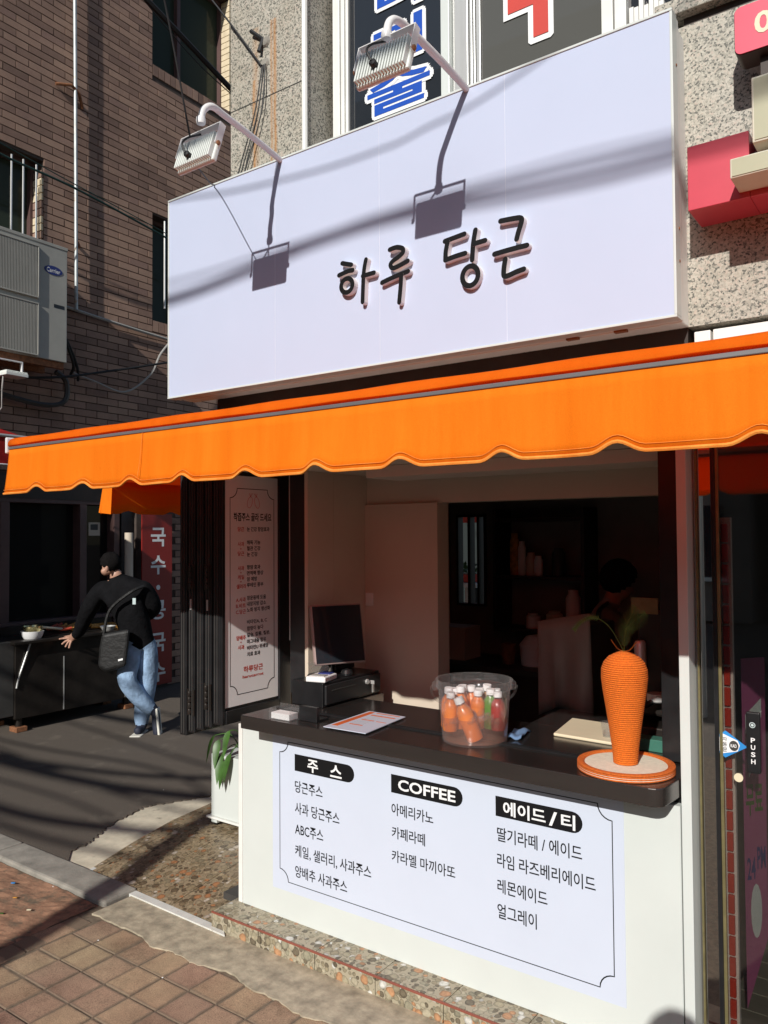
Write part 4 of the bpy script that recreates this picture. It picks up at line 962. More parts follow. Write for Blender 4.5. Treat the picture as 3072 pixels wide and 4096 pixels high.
m = MB(); m.box(-2.322, -2.206, 2.405, 2.408, CT+.001, CT+.030); m.box(-2.322, -2.206, 2.472, 2.475, CT+.001, CT+.055); m.box(-2.322, -2.319, 2.4085, 2.4715, CT+.001, CT+.045); m.box(-2.209, -2.206, 2.4085, 2.4715, CT+.001, CT+.045); m.box(-2.3185, -2.2095, 2.4085, 2.4715, CT+.001, CT+.0025)
m.build('tray', CLEAR, Cb)
o = MB(); o.box(-2.200, -2.105, 2.455, 2.475, CT+.0005, CT+.060); o.box(-2.200, -2.105, 2.4755, 2.53, CT+.0005, CT+.010); tag(o.build('black_holder', BLACK, None, bevel=.002, wl=(-2.15, 2.49, CT)), 'small black upright holder next to the name card tray', 'holder')
# cash drawer, terminal, monitor, mouse, keyboard
Dr = thing('cash_drawer', 'black cash drawer with a key under the till screen', 'cash drawer', (-2.33, 2.9, CT))
db = box('drawer_body', BLACK, Dr, -2.445, -2.262, 2.68, 3.10, CT+.001, CT+.108, .003)
box('drawer_front', simple('drawer_front_black', (.020, .020, .021), .4), Dr, -2.2615, -2.250, 2.69, 3.095, CT+.012, CT+.098, .003)
box('coin_slot', DGREY, Dr, -2.2498, -2.248, 2.73, 2.90, CT+.070, CT+.074)
MB().lathe([(.012, 0), (.012, .008), (.006, .010), (0, .010)], (-2.25, 2.985, CT+.072), 12, axis=(1, 0, 0)).build('lock', ALU, Dr, smooth=True)
m = MB(); m.box(-2.247, -2.225, 3.01, 3.013, CT+.058, CT+.075); m.box(-2.237, -2.234, 3.008, 3.022, CT+.02, CT+.057); m.build('key', ALU, Dr)
Te = thing('card_terminal', 'white card reader with a clear lid on top of the cash drawer', 'card reader', (-2.32, 2.72, CT+.11))
MB().obox((-2.315, 2.735, CT+.122), (1, .25, 0), (-.25, 1, 0), (0, 0, 1), .048, .062, .012).build('terminal_body', CAPW, Te, bevel=.005)
MB().obox((-2.318, 2.77, CT+.1345), (1, .25, 0), (-.25, 1, 0), (0, 0, 1), .03, .02, .004).build('terminal_screen', NAVYL, Te)
MB().obox((-2.305, 2.705, CT+.1355), (1, .25, 0), (-.25, 1, 0), (0, 0, 1), .035, .02, .003).build('keypad', ALU, Te)
m = MB(); m.obox((-2.345, 2.755, CT+.165), (.2, 1, 0), (1, -.2, .9), (-.9, 0, 1), .05, .0012, .028); m.build('clear_lid', CLEAR, Te)
tag(MB().lathe([(0, 0), (.028, .002), (.030, .012), (.022, .026), (0, .032)], (-2.30, 2.90, CT+.109), 20).build('mouse', BLACK, None, smooth=True, wl=(-2.3, 2.9, CT+.109)), 'black computer mouse on the cash drawer', 'mouse')
Mo = thing('till_monitor', 'dark till touch screen with a pale rim above the cash drawer', 'monitor', (-2.40, 2.80, CT+.11))
mc = Vector((-2.335, 2.875, 1.245)); mn = Vector((.86, -.46, .22)).normalized(); mr = Vector((.46, .86, 0)).normalized(); mu = mn.cross(mr)*1
mu = mr.cross(mn)*-1
MB().obox(mc, mr, mn, mu, .128, .012, .138).build('screen_rim', simple('monitor_rim', (.30, .22, .20), .4), Mo, bevel=.008)
MB().obox(mc+mn*.0125, mr, mn, mu, .120, .0015, .130).build('screen', WING, Mo)
MB().tube([mc-mn*.02-mu*.05, (-2.40, 2.84, CT+.112)], .02, 10).build('stand', BLACK, Mo, smooth=True)
MB().lathe([(0, 0), (.07, 0), (.065, .008), (0, .01)], (-2.40, 2.84, CT+.1085), 24).build('stand_foot', BLACK, Mo)
Kb = thing('keyboard', 'black keyboard standing on edge against the wall behind the mouse', 'keyboard', (-2.43, 3.03, CT+.11))
kbm = MB().obox((-2.425, 3.02, CT+.15), (.2, 1, .1), (1, -.1, 0), (0, -.1, 1), .07, .006, .045).build('key_tray', BLACK, Kb)
for r_ in range(4):
    for c_ in range(7): MB().obox(Vector((-2.4165, 2.965+c_*.018, CT+.12+r_*.02+c_*.0015)), (.2, 1, .1), (1, -.1, 0), (0, -.1, 1), .0075, .002, .0075).build('key', DGREY, kbm)
Ou = thing('wall_outlet', 'double wall socket with plugs beside the till screen', 'socket', (-2.45, 3.06, 1.3))
box('plate', CAPW, Ou, -2.4495, -2.443, 3.03, 3.10, 1.22, 1.35, .002)
MB().lathe([(0, 0), (.018, 0), (.016, .03), (0, .034)], (-2.443, 3.058, 1.315), 12, axis=(1, 0, 0)).build('plug', CAPW, Ou, smooth=True)
MB().lathe([(0, 0), (.02, 0), (.016, .03), (0, .034)], (-2.443, 3.066, 1.258), 12, axis=(1, 0, 0)).build('plug', BLACK, Ou, smooth=True)
MB().tube(arc([(-2.42, 3.066, 1.25), (-2.40, 3.09, 1.16), (-2.42, 3.10, 1.08), (-2.43, 3.08, 1.03)], 6), .004, 6).build('plug_cord', BLACK, Ou, smooth=True)
tag(box('light_switch', WTRIM, None, -2.440, -2.396, 3.230, 3.2395, 1.345, 1.41, .002), 'small wall switch on the plaster corner', 'switch')
Hk = thing('wall_hook', 'clear plastic adhesive hook on the wall beside the socket', 'hook', (-2.45, 3.2, 1.16))
box('hook_plate', CLEAR, Hk, -2.4495, -2.445, 3.165, 3.215, 1.14, 1.20, .002); MB().tube(arc([(-2.445, 3.18, 1.15), (-2.42, 3.18, 1.13), (-2.415, 3.18, 1.145)], 4), .003, 6).build('hook_arm', CLEAR, Hk)
# cloth, ivory board, green box, machine, hanging sheet
Cl = MB(); n_ = 8
cv = [(-1.352, 2.655), (-1.305, 2.66), (-1.335, 2.82), (-1.392, 2.812)]
g = [[None]*(n_+1) for _ in range(n_+1)]; vs = []
for i in range(n_+1):
    for j in range(n_+1):
        u, v = i/n_, j/n_; x = cv[0][0]*(1-u)*(1-v)+cv[1][0]*u*(1-v)+cv[2][0]*u*v+cv[3][0]*(1-u)*v; y = cv[0][1]*(1-u)*(1-v)+cv[1][1]*u*(1-v)+cv[2][1]*u*v+cv[3][1]*(1-u)*v
        vs.append((x, y, CT+.012+.005*math.sin(u*7+v*4)+.004*math.sin(v*11)))
Cl.add(vs, [(i*(n_+1)+j, (i+1)*(n_+1)+j, (i+1)*(n_+1)+j+1, i*(n_+1)+j+1) for i in range(n_) for j in range(n_)])
o = Cl.build('cleaning_cloth', BLUEC, None, smooth=True, wl=(-1.345, 2.74, CT)); sm = o.modifiers.new('thickness', 'SOLIDIFY'); sm.thickness = .006
tag(o, 'folded blue cleaning cloth on the counter to the right of the bucket', 'cloth')
o = MB().prism([(-1.236, 2.800), (-.93, 2.786), (-.93, 3.06), (-1.275, 3.075)], lambda u, v, d: (u, v, d), CT+.0005, CT+.012).build('cutting_board', IVORY, None, bevel=.004)
tag(o, 'ivory cutting board lying on the counter behind the carrot', 'board')
box('back_counter', STEEL, Cn, -1.40, -.722, 2.951, 3.25, CB, CT)
tag(box('green_box', TEALG, None, -.93, -.81, 2.79, 2.85, CT+.0005, CT+.042, .002), 'low green box beside the black jamb behind the carrot', 'box')
Gl = thing('glass_cup', 'small clear faceted cup on the ivory board', 'cup', (-1.05, 2.86, CT))
MB().lathe([(0, .012), (.018, .012), (.026, .065), (.0245, .065), (.017, .016), (0, .016)], (-1.05, 2.86, CT+.0005), 8).build('cup', CLEAR, Gl)
Es = thing('espresso_machine', 'chrome espresso machine in the dark behind the carrot', 'coffee machine', (-.86, 3.1, CT))
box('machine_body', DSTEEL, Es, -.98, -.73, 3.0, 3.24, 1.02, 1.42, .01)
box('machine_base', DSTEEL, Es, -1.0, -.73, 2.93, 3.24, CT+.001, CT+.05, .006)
MB().lathe([(.022, 0), (.022, .12), (.016, .13), (0, .13)], (-.965, 2.985, 1.17), 16).build('boiler_tube', ALU, Es, smooth=True)
MB().lathe([(.030, 0), (.034, .004), (.034, .03), (0, .03)], (-.90, 2.96, 1.085), 20).build('group_head', ALU, Es, smooth=True)
MB().tube([(-.90, 2.96, 1.09), (-.93, 2.86, 1.075)], .011, 10).build('portafilter_handle', BLACK, Es, smooth=True)
MB().tube(arc([(-.80, 2.97, 1.18), (-.80, 2.93, 1.15), (-.81, 2.92, 1.02)], 5), .006, 8).build('steam_wand', ALU, Es, smooth=True)
MB().lathe([(0, 0), (.03, 0), (.032, .004), (.026, .05), (.024, .05), (.028, .006), (0, .004)], (-.80, 2.90, CT+.052), 16).build('milk_jug', ALU, Es, smooth=True)
m = MB(); m.box(-1.0, -.90, 2.995, 2.999, 1.40, 1.46); m.build('warning_plate', OLIVE, Es)
Sh = thing('hanging_sheet', 'pale plastic sheet hanging over a machine inside the shop', 'cover', (-1.45, 3.4, .9))
vs = []; fs = []
for i in range(15):
    for j in range(9): u = i/14; v = j/8; vs.append((-1.572+.25*u+.02*v*math.sin(u*9), 3.40+.02*math.sin(u*14)*v, 1.30+.05*u-(.43-.03*math.sin(u*5))*v))
for i in range(14):
    for j in range(8): a = i*9+j; fs.append((a, a+1, a+10, a+9))
m = MB(); m.add(vs, fs); o = m.build('sheet', simple('cover_grey', (.22, .20, .18), .5), Sh, smooth=True, fixn=False); sm = o.modifiers.new('thickness', 'SOLIDIFY'); sm.thickness = .002
box('machine_under', DGREY, Sh, -1.56, -1.33, 3.43, 3.75, .075, 1.29, .01)

# back of the room: shelf unit with cups, boxes and the bright window
Su = thing('wall_shelf', 'dark open shelf unit on the back wall of the shop', 'shelf', (-2.05, 4.5, 1.2))
for z in (1.13, 1.45, 1.80): box('shelf_board', DARKW, Su, -2.30, -1.75, 4.38, 4.598, z-.02, z)
for x in (-2.32, -1.75): box('shelf_side', DARKW, Su, x, x+.02, 4.38, 4.598, 1.11, 1.86)
it = [(-2.22, 1.45, .03, .26, FOOD, 'tall orange packet on the upper shelf'), (-2.17, 1.45, .025, .21, WTRIM, 'white folder leaning on the upper shelf'), (-2.11, 1.45, .03, .14, PLASTER, 'beige jar on the upper shelf'), (-2.06, 1.45, .028, .12, CAPW, 'short white jar on the upper shelf'), (-1.93, 1.45, .04, .17, DGREY, 'grey canister on the upper shelf'), (-1.84, 1.13, .045, .24, CAPW, 'white bottle at the right end of the lower shelf'), (-1.96, 1.13, .05, .11, PLASTER, 'beige tub on the lower shelf'), (-2.10, 1.13, .045, .09, CAPW, 'stack of white cups on the lower shelf')]
for x, z, r_, h, mt, lb in it:
    tag(MB().lathe([(0, 0), (r_, 0), (r_, h*.8), (r_*.7, h*.9), (r_*.7, h), (0, h)], (x, 4.48, z+.0005), 14).build('shelf_jar', mt, None, smooth=True, wl=(x, 4.48, z)), lb, 'jar', 'things on the back shelf')
Cs = thing('back_worktop', 'dark worktop along the back wall inside the shop', 'worktop', (-2.1, 4.3, 0)); box('worktop_body', DARKW, Cs, -2.75, -1.70, 4.15, 4.58, .07, .90); box('worktop_slab', DGREY, Cs, -2.76, -1.68, 4.12, 4.59, .901, .93)
tag(box('carton', PLASTER, None, -2.68, -2.45, 4.25, 4.45, .931, 1.13, .002), 'brown carton on the back worktop under the small window', 'carton')
tag(MB().lathe([(0, 0), (.035, 0), (.045, .11), (.047, .12), (0, .122)], (-2.18, 4.3, .9305), 16).build('paper_cup', RUST, None, smooth=True, wl=(-2.18, 4.3, .93)), 'brown paper cup on the back worktop', 'cup')
tag(MB().lathe([(0, 0), (.09, 0), (.10, .12), (.06, .17), (0, .18)], (-2.02, 4.35, .9305), 16).build('rice_cooker', CAPW, None, smooth=True, wl=(-2.02, 4.35, .93)), 'round white cooker on the back worktop', 'cooker')
# added behind the small back window as the street reflected in its glass
Cr = thing('plant_crate', 'red crate of green plants added behind the back window as a street reflection', 'crate', (-2.75, 5.5, .9))
box('crate', TERR, Cr, -3.27, -3.02, 5.35, 5.55, 1.335, 1.395, .004); box('stand_top', WTRIM, Cr, -3.4, -2.95, 5.3, 5.6, 1.30, 1.33)
for x in (-3.35, -3.06): box('stand_leg', ALU, Cr, x, x+.03, 5.32, 5.35, 0, 1.299)
m = MB()
for k in range(140):
    c = Vector((random.uniform(-3.27, -3.03), random.uniform(5.36, 5.54), random.uniform(1.395, 1.48))); a = Vector((random.uniform(-1, 1), random.uniform(-1, 1), random.uniform(-.2, 1))).normalized()*.03; b_ = a.cross(Vector((0, 0, 1))).normalized()*.012
    m.add([c-a, c+b_, c+a, c-b_], [(0, 1, 2, 3)])
m.build('foliage', LEAF, Cr, fixn=False)
tag(box('reflected_awning', TERR, None, -3.6, -2.7, 5.6, 5.62, 1.80, 2.1), 'red strip added behind the back window as a reflected awning', 'blind')
tag(box('window_backdrop', simple('backdrop_green', (.012, .018, .018), .6), None, -4.5, -1.5, 7.0, 7.2, 0, 2.6), 'dark wall added as backdrop far behind the small back window', 'wall')

# ================================================================ RIGHT: NEIGHBOUR'S STOREFRONT AND SIGNS
Ns = thing('neighbour_storefront', 'dark glazed storefront with tinted panes right of the white counter post', 'storefront', (-.3, 2.65, 0))
box('tinted_pane', MIRG, Ns, -.667, -.611, 2.605, 2.612, PZ, 2.20)
box('mullion', OLIVE, Ns, -.660, -.654, 2.594, 2.604, PZ, 2.20, .001)
box('door_post', BLACK, Ns, -.611, -.598, 2.585, 2.64, PZ, 2.20, .002)
box('door_stile', OLIVE, Ns, -.5975, -.588, 2.588, 2.60, PZ, 2.12, .001)
dg = box('door_glass', DOORG, Ns, -.5875, .55, 2.592, 2.600, PZ+.03, 2.12)
box('lintel', DARKW, Ns, -.667, 1.5, 2.585, 2.72, 2.12, 2.22)
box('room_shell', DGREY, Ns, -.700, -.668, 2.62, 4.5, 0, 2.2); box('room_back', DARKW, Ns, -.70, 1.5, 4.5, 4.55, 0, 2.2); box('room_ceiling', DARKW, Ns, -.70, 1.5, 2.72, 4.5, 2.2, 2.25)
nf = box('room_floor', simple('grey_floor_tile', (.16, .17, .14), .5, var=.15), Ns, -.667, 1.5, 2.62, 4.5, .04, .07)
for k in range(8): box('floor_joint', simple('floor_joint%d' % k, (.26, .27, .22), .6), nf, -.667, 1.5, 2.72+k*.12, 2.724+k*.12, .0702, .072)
bc = box('brick_pier', WTRIM, Ns, -.604, -.566, 2.640, 2.66, PZ, 1.75)
for k in range(26):
    z = PZ+.012+k*.0635; MB().box(-.591, -.573, 2.628, 2.6405, z, z+.056).build('brick', BRICKR, bc, bevel=.002)
box('pier_reveal', MAROON, Ns, -.62, -.605, 2.615, 2.66, PZ, 1.75)
Po = thing('window_poster', 'magenta poster with pale print standing behind the door glass', 'poster', (-.53, 2.78, .2))
fpo = lambda u, v, d: (-.562+u, 2.735+u*1.3-d, v)
MB().prism([(0, .20), (.052, .41), (.056, 1.30), (.0, 1.30)], fpo, 0, .004).build('poster_sheet', MAG, Po)
for a, b, c, d in [(.014, .030, .92, 1.02), (.008, .046, 1.06, 1.12)]: MB().prism([(a, c), (b, c+.05), (b, d+.05), (a, d)], fpo, .0045, .005).build('poster_print', PALEC, Po)
MB().prism([(.026+.013*math.cos(2*math.pi*k/16), .50+.085*math.sin(2*math.pi*k/16)) for k in range(16)], fpo, .0045, .005).build('poster_print', PALEC, Po)
text('무료', (.006, .046, .80, .90), fpo, LEAF, Po, off=.02, d=.0055); text('24', (.006, .026, .60, .67), fpo, NAVYL, Po, off=.02, d=.0055); text('PM', (.030, .050, .63, .70), fpo, NAVYL, Po, off=.02, d=.0055)
# push plate and door sticker
Pp = thing('push_plate', 'black door plate reading PUSH in white on the glass door', 'door plate', (-.5, 2.585, 1.08))
FPl = FX(2.574)
box('plate', BLACK, Pp, -.519, -.481, 2.574, 2.5915, .985, 1.165, .003)
for k, ch in enumerate('PUSH'): text(ch, (-.506, -.494, 1.076-k*.021, 1.090-k*.021), FPl, WINK, Pp, off=.03, d=.0008)
m = MB(); n_ = 18
for r0, r1, in ((.0085, .0065), (.004, .0)):
    ring = [FPl(-.501+r0*math.cos(2*math.pi*i/n_), 1.128+r0*math.sin(2*math.pi*i/n_), .0008) for i in range(n_)]; inn = [FPl(-.501+r1*math.cos(2*math.pi*i/n_), 1.128+r1*math.sin(2*math.pi*i/n_), .0008) for i in range(n_)]
    m.add(ring+inn, [(i, (i+1) % n_, n_+(i+1) % n_, n_+i) for i in range(n_)])
m.build('target_mark', PALEC, Pp, fixn=False)
St = thing('door_sticker', 'diamond-shaped blue and white automatic door sticker on the glass', 'sticker', (-.56, 2.59, 1.06))
FSt = FX(2.5905)
MB().prism([(-.606, 1.08), (-.606, 1.035), (-.582, 1.016), (-.519, 1.056), (-.580, 1.098)], FSt, .0004, .0012).build('sticker_sheet', SKYB, St)
MB().prism([(-.604, 1.070), (-.604, 1.040), (-.590, 1.028), (-.546, 1.040), (-.540, 1.058), (-.546, 1.072), (-.588, 1.088)], FSt, .0013, .0016).build('sticker_white', WINK, St)
MB().prism([(-.557+.0135*math.cos(2*math.pi*k/20), 1.055+.0155*math.sin(2*math.pi*k/20)) for k in range(20)], FSt, .0017, .002).build('sticker_seal', DGREY, St)
for k, ch in enumerate('자동문'): text(ch, (-.589, -.576, 1.066-k*.016, 1.079-k*.016), FSt, INK, St, off=.01, d=.0022)
text('KAD', (-.566, -.549, 1.050, 1.060), FSt, WINK, St, off=.02, d=.0024)
tag(MB().lathe([(0, 0), (.013, 0), (.013, .004), (0, .004)], (-.545, 2.59, .962), 20, axis=(0, -1, 0)).build('round_sticker', IVORY, None, wl=(-.545, 2.59, .962)), 'small round cream sticker below the diamond sticker on the door', 'sticker')
# signs over the neighbour's door
Rb = thing('red_sign_box', 'red rectangular sign box fixed on the granite wall', 'sign', (-.4, 2.55, 2.67))
box('box_body', REDS, Rb, -.613, -.445, 2.396, 2.552, 2.648, 2.838, .002)
box('box_body', REDS, Rb, -.4445, .9, 2.398, 2.551, 2.648, 2.720, .002)
box('box_backing', simple('deep_red', (.20, .02, .02), .5), Rb, -.4445, .9, 2.47, 2.551, 2.7205, 2.837)
Cl2 = thing('cream_sign', 'low cream sign strip in front of the red sign box', 'sign', (-.3, 2.45, 2.69))
box('strip_frame', CREAMF, Cl2, -.4725, .9, 2.282, 2.397, 2.664, 2.7185, .003); box('strip_face', CREAMS, Cl2, -.4675, .895, 2.2795, 2.2819, 2.6685, 2.7140)
Cs2 = thing('cream_sign', 'tall cream sign panel above the low cream strip', 'sign', (-.3, 2.45, 2.78))
box('panel_frame', CREAMF, Cs2, -.415, .6, 2.282, 2.42, 2.746, 2.924, .003); box('panel_face', CREAMS, Cs2, -.409, .595, 2.2795, 2.2819, 2.752, 2.918)
Pk = thing('pink_number_sign', 'rounded pink sign with a pale numeral at the top right corner', 'sign', (-.2, 2.3, 2.93))
rr = .018; x0, x1, z0, z1 = -.479, .5, 3.064, 3.204
pl = []
for cx, cz, a0 in ((x0+rr, z0+rr, 180), (x1-rr, z0+rr, 270), (x1-rr, z1-rr, 0), (x0+rr, z1-rr, 90)):
    for k in range(6): a = math.radians(a0+90*k/5); pl.append((cx+rr*math.cos(a), cz+rr*math.sin(a)))
MB().prism(pl, FX(2.49), 0, .085).build('sign_shell', DARKW, Pk, smooth=30); MB().prism([(a+(-.002 if a > 0 else .002), b+(.002 if b < 3.13 else -.002)) for a, b in pl], FX(2.405), .0005, .004).build('sign_front', PINKS, Pk, smooth=30)
text('010', (-.425, -.285, 3.106, 3.168), FX(2.4005), IVORY, Pk, off=.03, d=.0008)
box('sign_stem', DARKW, Pk, -.418, -.398, 2.44, 2.46, 2.90, 3.0635)

# ================================================================ LEFT: ON THE BRICK WALL
def W(t, z, off=0.0): return W0+WD*t+WN*off+Vector((0, 0, z))
Ac = thing('air_conditioner', 'large grey outdoor air conditioner unit with two slatted grilles on the brick wall', 'air conditioner', tuple(W(-.2, 3.36, .2)))
m = MB(); wbox(m, -.95, .317, .06, .445, 3.36, 4.45); ab = m.build('casing', ACG, Ac, bevel=.006)
m = MB(); wbox(m, -.955, .322, .05, .45, 4.43, 4.462); m.build('top_lid', ACG, Ac, bevel=.004)
sl_ = MB(); sl_.obox((0, 0, 0), WD, WN, (0, 0, 1), .0042, .006, .235); sme = bpy.data.meshes.new('grille_slat'); sme.from_pydata(sl_.v, [], sl_.f); sme.materials.append(ACG)
for zc in (4.148, 3.614):
    m = MB(); wbox(m, -.85, .002, .4455, .450, zc-.240, zc+.240); gp = m.build('grille_recess', ACD, Ac)
    m = MB()
    for a, b, c, d in [(-.86, .012, zc+.232, zc+.244), (-.86, .012, zc-.244, zc-.232), (.0, .012, zc-.2315, zc+.2315), (-.86, -.85, zc-.2315, zc+.2315)]: wbox(m, a, b, .446, .468, c, d)
    m.build('grille_frame', ACG, Ac, bevel=.002)
    for k in range(58):
        t = -.840+k*.0145
        o = bpy.data.objects.new('grille_slat', sme); COL.objects.link(o); adopt(o, gp, W(t, zc, .458))
bm_ = MB().prism([(.168+.095*math.cos(2*math.pi*k/28), 4.208+.042*math.sin(2*math.pi*k/28)) for k in range(28)], FW(.4455), 0, .003).build('badge', NAVYL, Ac)
text('Carrier', (.098, .238, 4.186, 4.228), FW(.4455), WINK, bm_, off=.0, d=.0038)
m = MB(); wbox(m, .177, .286, .440, .4465, 3.862, 3.895); m.build('hand_hole', BLACK, Ac)
m = MB(); wbox(m, -.95, .30, .08, .12, 3.30, 3.359); wbox(m, -.95, .30, .38, .42, 3.30, 3.359); m.build('bracket', RUST, Ac)
MB().tube(arc([W(.32, 3.80, .25), W(.50, 3.62, .2), W(.66, 3.42, .12), W(.72, 3.30, .05)], 6), .014, 8).build('refrigerant_line', CABLE, Ac, smooth=True)
MB().tube(arc([W(.32, 3.77, .3), W(.44, 3.60, .26), W(.56, 3.42, .2), W(.60, 3.34, .1)], 6), .014, 8).build('refrigerant_line', CABLE, Ac, smooth=True)
Pi = thing('wall_pipe', 'vertical pale galvanised pipe with a rusty clamp on the brick wall', 'pipe', tuple(W(.66, 4.2, .06)))
MB().tube([W(.683, 4.02, .068), W(.66, 6.30, .068)], .0175, 10).build('lower_pipe', RUSTP, Pi, smooth=True); MB().tube([W(.660, 6.28, .068), W(.625, 9.0, .068)], .0185, 10).build('upper_pipe', RUSTP, Pi, smooth=True)
MB().tube([W(.46, 6.27, .03), W(.61, 6.31, .075), W(.70, 6.27, .07), W(.78, 6.16, .02)], .016, 8).build('rusty_clamp', RUST, Pi); MB().tube([W(.75, 4.70, .01), W(.68, 4.73, .07)], .02, 8).build('rusty_clamp', RUST, Pi)
def cable(label, pts, r_, mat, sm=8, name='cable', group='cables strung over the alley'):
    pts = [Vector(p) for p in pts]
    return tag(MB().tube(arc(pts, sm), r_, 6).build(name, mat, None, smooth=True, wl=pts[0]), label, 'cable', group)
cable('dark green cables sagging along the brick wall past the window bars', [W(-.9, 5.30, .3), W(-.28, 5.181, .3), W(.469, 5.150, .3), W(1.46, 5.041, .3), W(2.4, 4.90, .3)], .011, CABLEG)
cable('thin dark green wire just above the sagging green cable', [W(-.9, 5.36, .3), W(.3, 5.21, .3), W(1.46, 5.085, .3), W(2.4, 4.96, .3)], .005, CABLEG)
cable('grey conduit clipped along the brick wall behind the sign corner', [W(.45, 4.04, .04), W(1.08, 4.0, .05), W(1.9, 3.967, .05), W(3, 3.94, .05)], .016, CABLEW, name='conduit')
cable('black cable running from the air conditioner to the sign', [W(-.4, 3.15, .2), W(.264, 3.231, .3), W(.9, 3.40, .3), W(1.672, 3.628, .3), W(2.6, 3.9, .3)], .013, CABLE)
cable('grey cable hanging in a loop beside the sign', [W(.62, 3.36, .1), W(.812, 3.29, .2), W(1.183, 3.24, .2), W(1.515, 3.475, .2), W(1.653, 3.721, .2), W(1.80, 3.90, .2)], .011, CABLEW)
cable('grey pipe along the wall above the red awning', [W(-.9, 2.665, .1), W(.0, 2.65, .1), W(1.2, 2.62, .1)], .014, DGREY, name='conduit')
cable('dark drain hose curving under the air conditioner', [W(-.3, 3.06, .1), W(.25, 2.99, .12), W(.50, 3.05, .14), W(.52, 3.25, .14), W(.40, 3.33, .15)], .026, DGREY, name='hose')
cable('thick black cable crossing in front of the upper brick window', [(-4.62, 2.6, 5.86), (-4.5, 3.464, 5.458), (-4.5, 4.245, 5.193), (-4.5, 5.4, 4.80)], .021, CABLE)
cable('thin black wire crossing the upper bricks toward the granite pillar', [W(.2, 7.35, .9), W(.75, 7.05, .9), W(1.6, 6.72, .9), W(2.6, 6.55, .9)], .006, CABLE)
cable('black cord dropping from above to the left flood lamp', [(-2.02, 1.45, 3.9), (-2.13, 1.7, 3.55), LC1+LB1*.045+LU1*.03], .0036, CABLE)
cable('short black cord hanging below the left flood lamp', [LC1-LU1*.05-LB1*.02, (-2.36, 2.12, 3.10), (-2.62, 2.38, 3.25), (-2.81, 2.52, 3.30)], .0025, CABLE)
cable('black wire stretched from the pillar anchor to the left', [(-2.48, 2.53, 3.815), (-2.673, 2.52, 4.082), (-2.95, 2.50, 4.45)], .0045, CABLE)
for k, dx in enumerate((0, .02, .045)):
    cable(('left', 'middle', 'right')[k]+' of three dark wires running down the rusty granite pillar', [(-2.48+dx*.4, 2.535, 3.82), (-2.52+dx, 2.53, 3.62), (-2.60+dx, 2.52, 3.40), (-2.64+dx*.8, 2.515, 3.28)], .0032, CABLE)
An = thing('pillar_anchors', 'two dark iron anchors left in the granite pillar', 'anchor', (-2.5, 2.55, 3.9))
MB().tube([(-2.545, 2.53, 3.998), (-2.485, 2.545, 3.945), (-2.495, 2.53, 3.885)], .010, 6).build('anchor_hook', CABLE, An); MB().lathe([(0, 0), (.026, 0), (.018, .008), (0, .01)], (-2.47, 2.549, 3.93), 9, axis=(0, -1, 0)).build('mortar_patch', KERB, An); MB().lathe([(0, 0), (.024, 0), (.016, .008), (0, .01)], (-2.475, 2.549, 3.835), 9, axis=(0, -1, 0)).build('mortar_patch', KERB, An)
# little floodlight under the air conditioner
Fl = thing('wall_floodlight', 'small white floodlight hanging under the air conditioner', 'lamp', tuple(W(-.26, 3.28, .5)))
m = MB(); wbox(m, -.40, -.12, .44, .46, 3.155, 3.30); m2 = MB()
wbox(m2, -.385, -.145, .44, .47, 3.275, 3.285); wbox(m2, -.385, -.375, .44, .47, 3.145, 3.2745); wbox(m2, -.155, -.145, .44, .47, 3.145, 3.2745); m2.build('bracket', PIPEW, Fl)
hb = MB(); wbox(hb, -.37, -.16, .42, .58, 3.125, 3.155); hbo = hb.build('housing', LAMPW, Fl, bevel=.004)
for k in range(14): f = MB(); wbox(f, -.36+k*.0145, -.352+k*.0145, .43, .57, 3.155, 3.170); f.build('fin', LAMPW, hbo)
MB().tube([W(-.35, 3.12, .5), W(-.36, 3.0, .5), W(-.33, 2.85, .45), W(-.38, 2.70, .3)], .007, 6).build('power_cable', CABLEW, Fl, smooth=True)
# red awning of the noodle shop
Ra = thing('red_awning', 'dusty red awning of the noodle shop at the left edge', 'awning', tuple(W(-2, 2.5, .5)))
def wquad(name, q, mat, parent):
    m = MB(); m.add([tuple(W(*p)) for p in q], [(0, 1, 2, 3)]); o = m.build(name, mat, parent, fixn=False); s_ = o.modifiers.new('thickness', 'SOLIDIFY'); s_.thickness = .004; return o
wquad('canopy', [(-6, 2.80, .02), (-.47, 2.80, .02), (-.45, 2.53, 1.0), (-6, 2.53, 1.0)], REDAWN, Ra)
wquad('valance', [(-6, 2.53, 1.0), (-.45, 2.53, 1.0), (-.47, 2.295, 1.02), (-6, 2.295, 1.02)], REDAWN, Ra)
wquad('side_flap', [(-.47, 2.80, .02), (-.45, 2.53, 1.0), (-.455, 2.30, 1.0), (-.47, 2.45, .02)], REDAWN, Ra)
MB().tube([W(-6, 2.53, 1.01), W(-.44, 2.53, 1.01)], .014, 8).build('front_rod', ALU, Ra, smooth=True)
MB().tube([W(-6, 2.295, 1.022), W(-.46, 2.295, 1.022)], .006, 6).build('hem', CAPW, Ra)
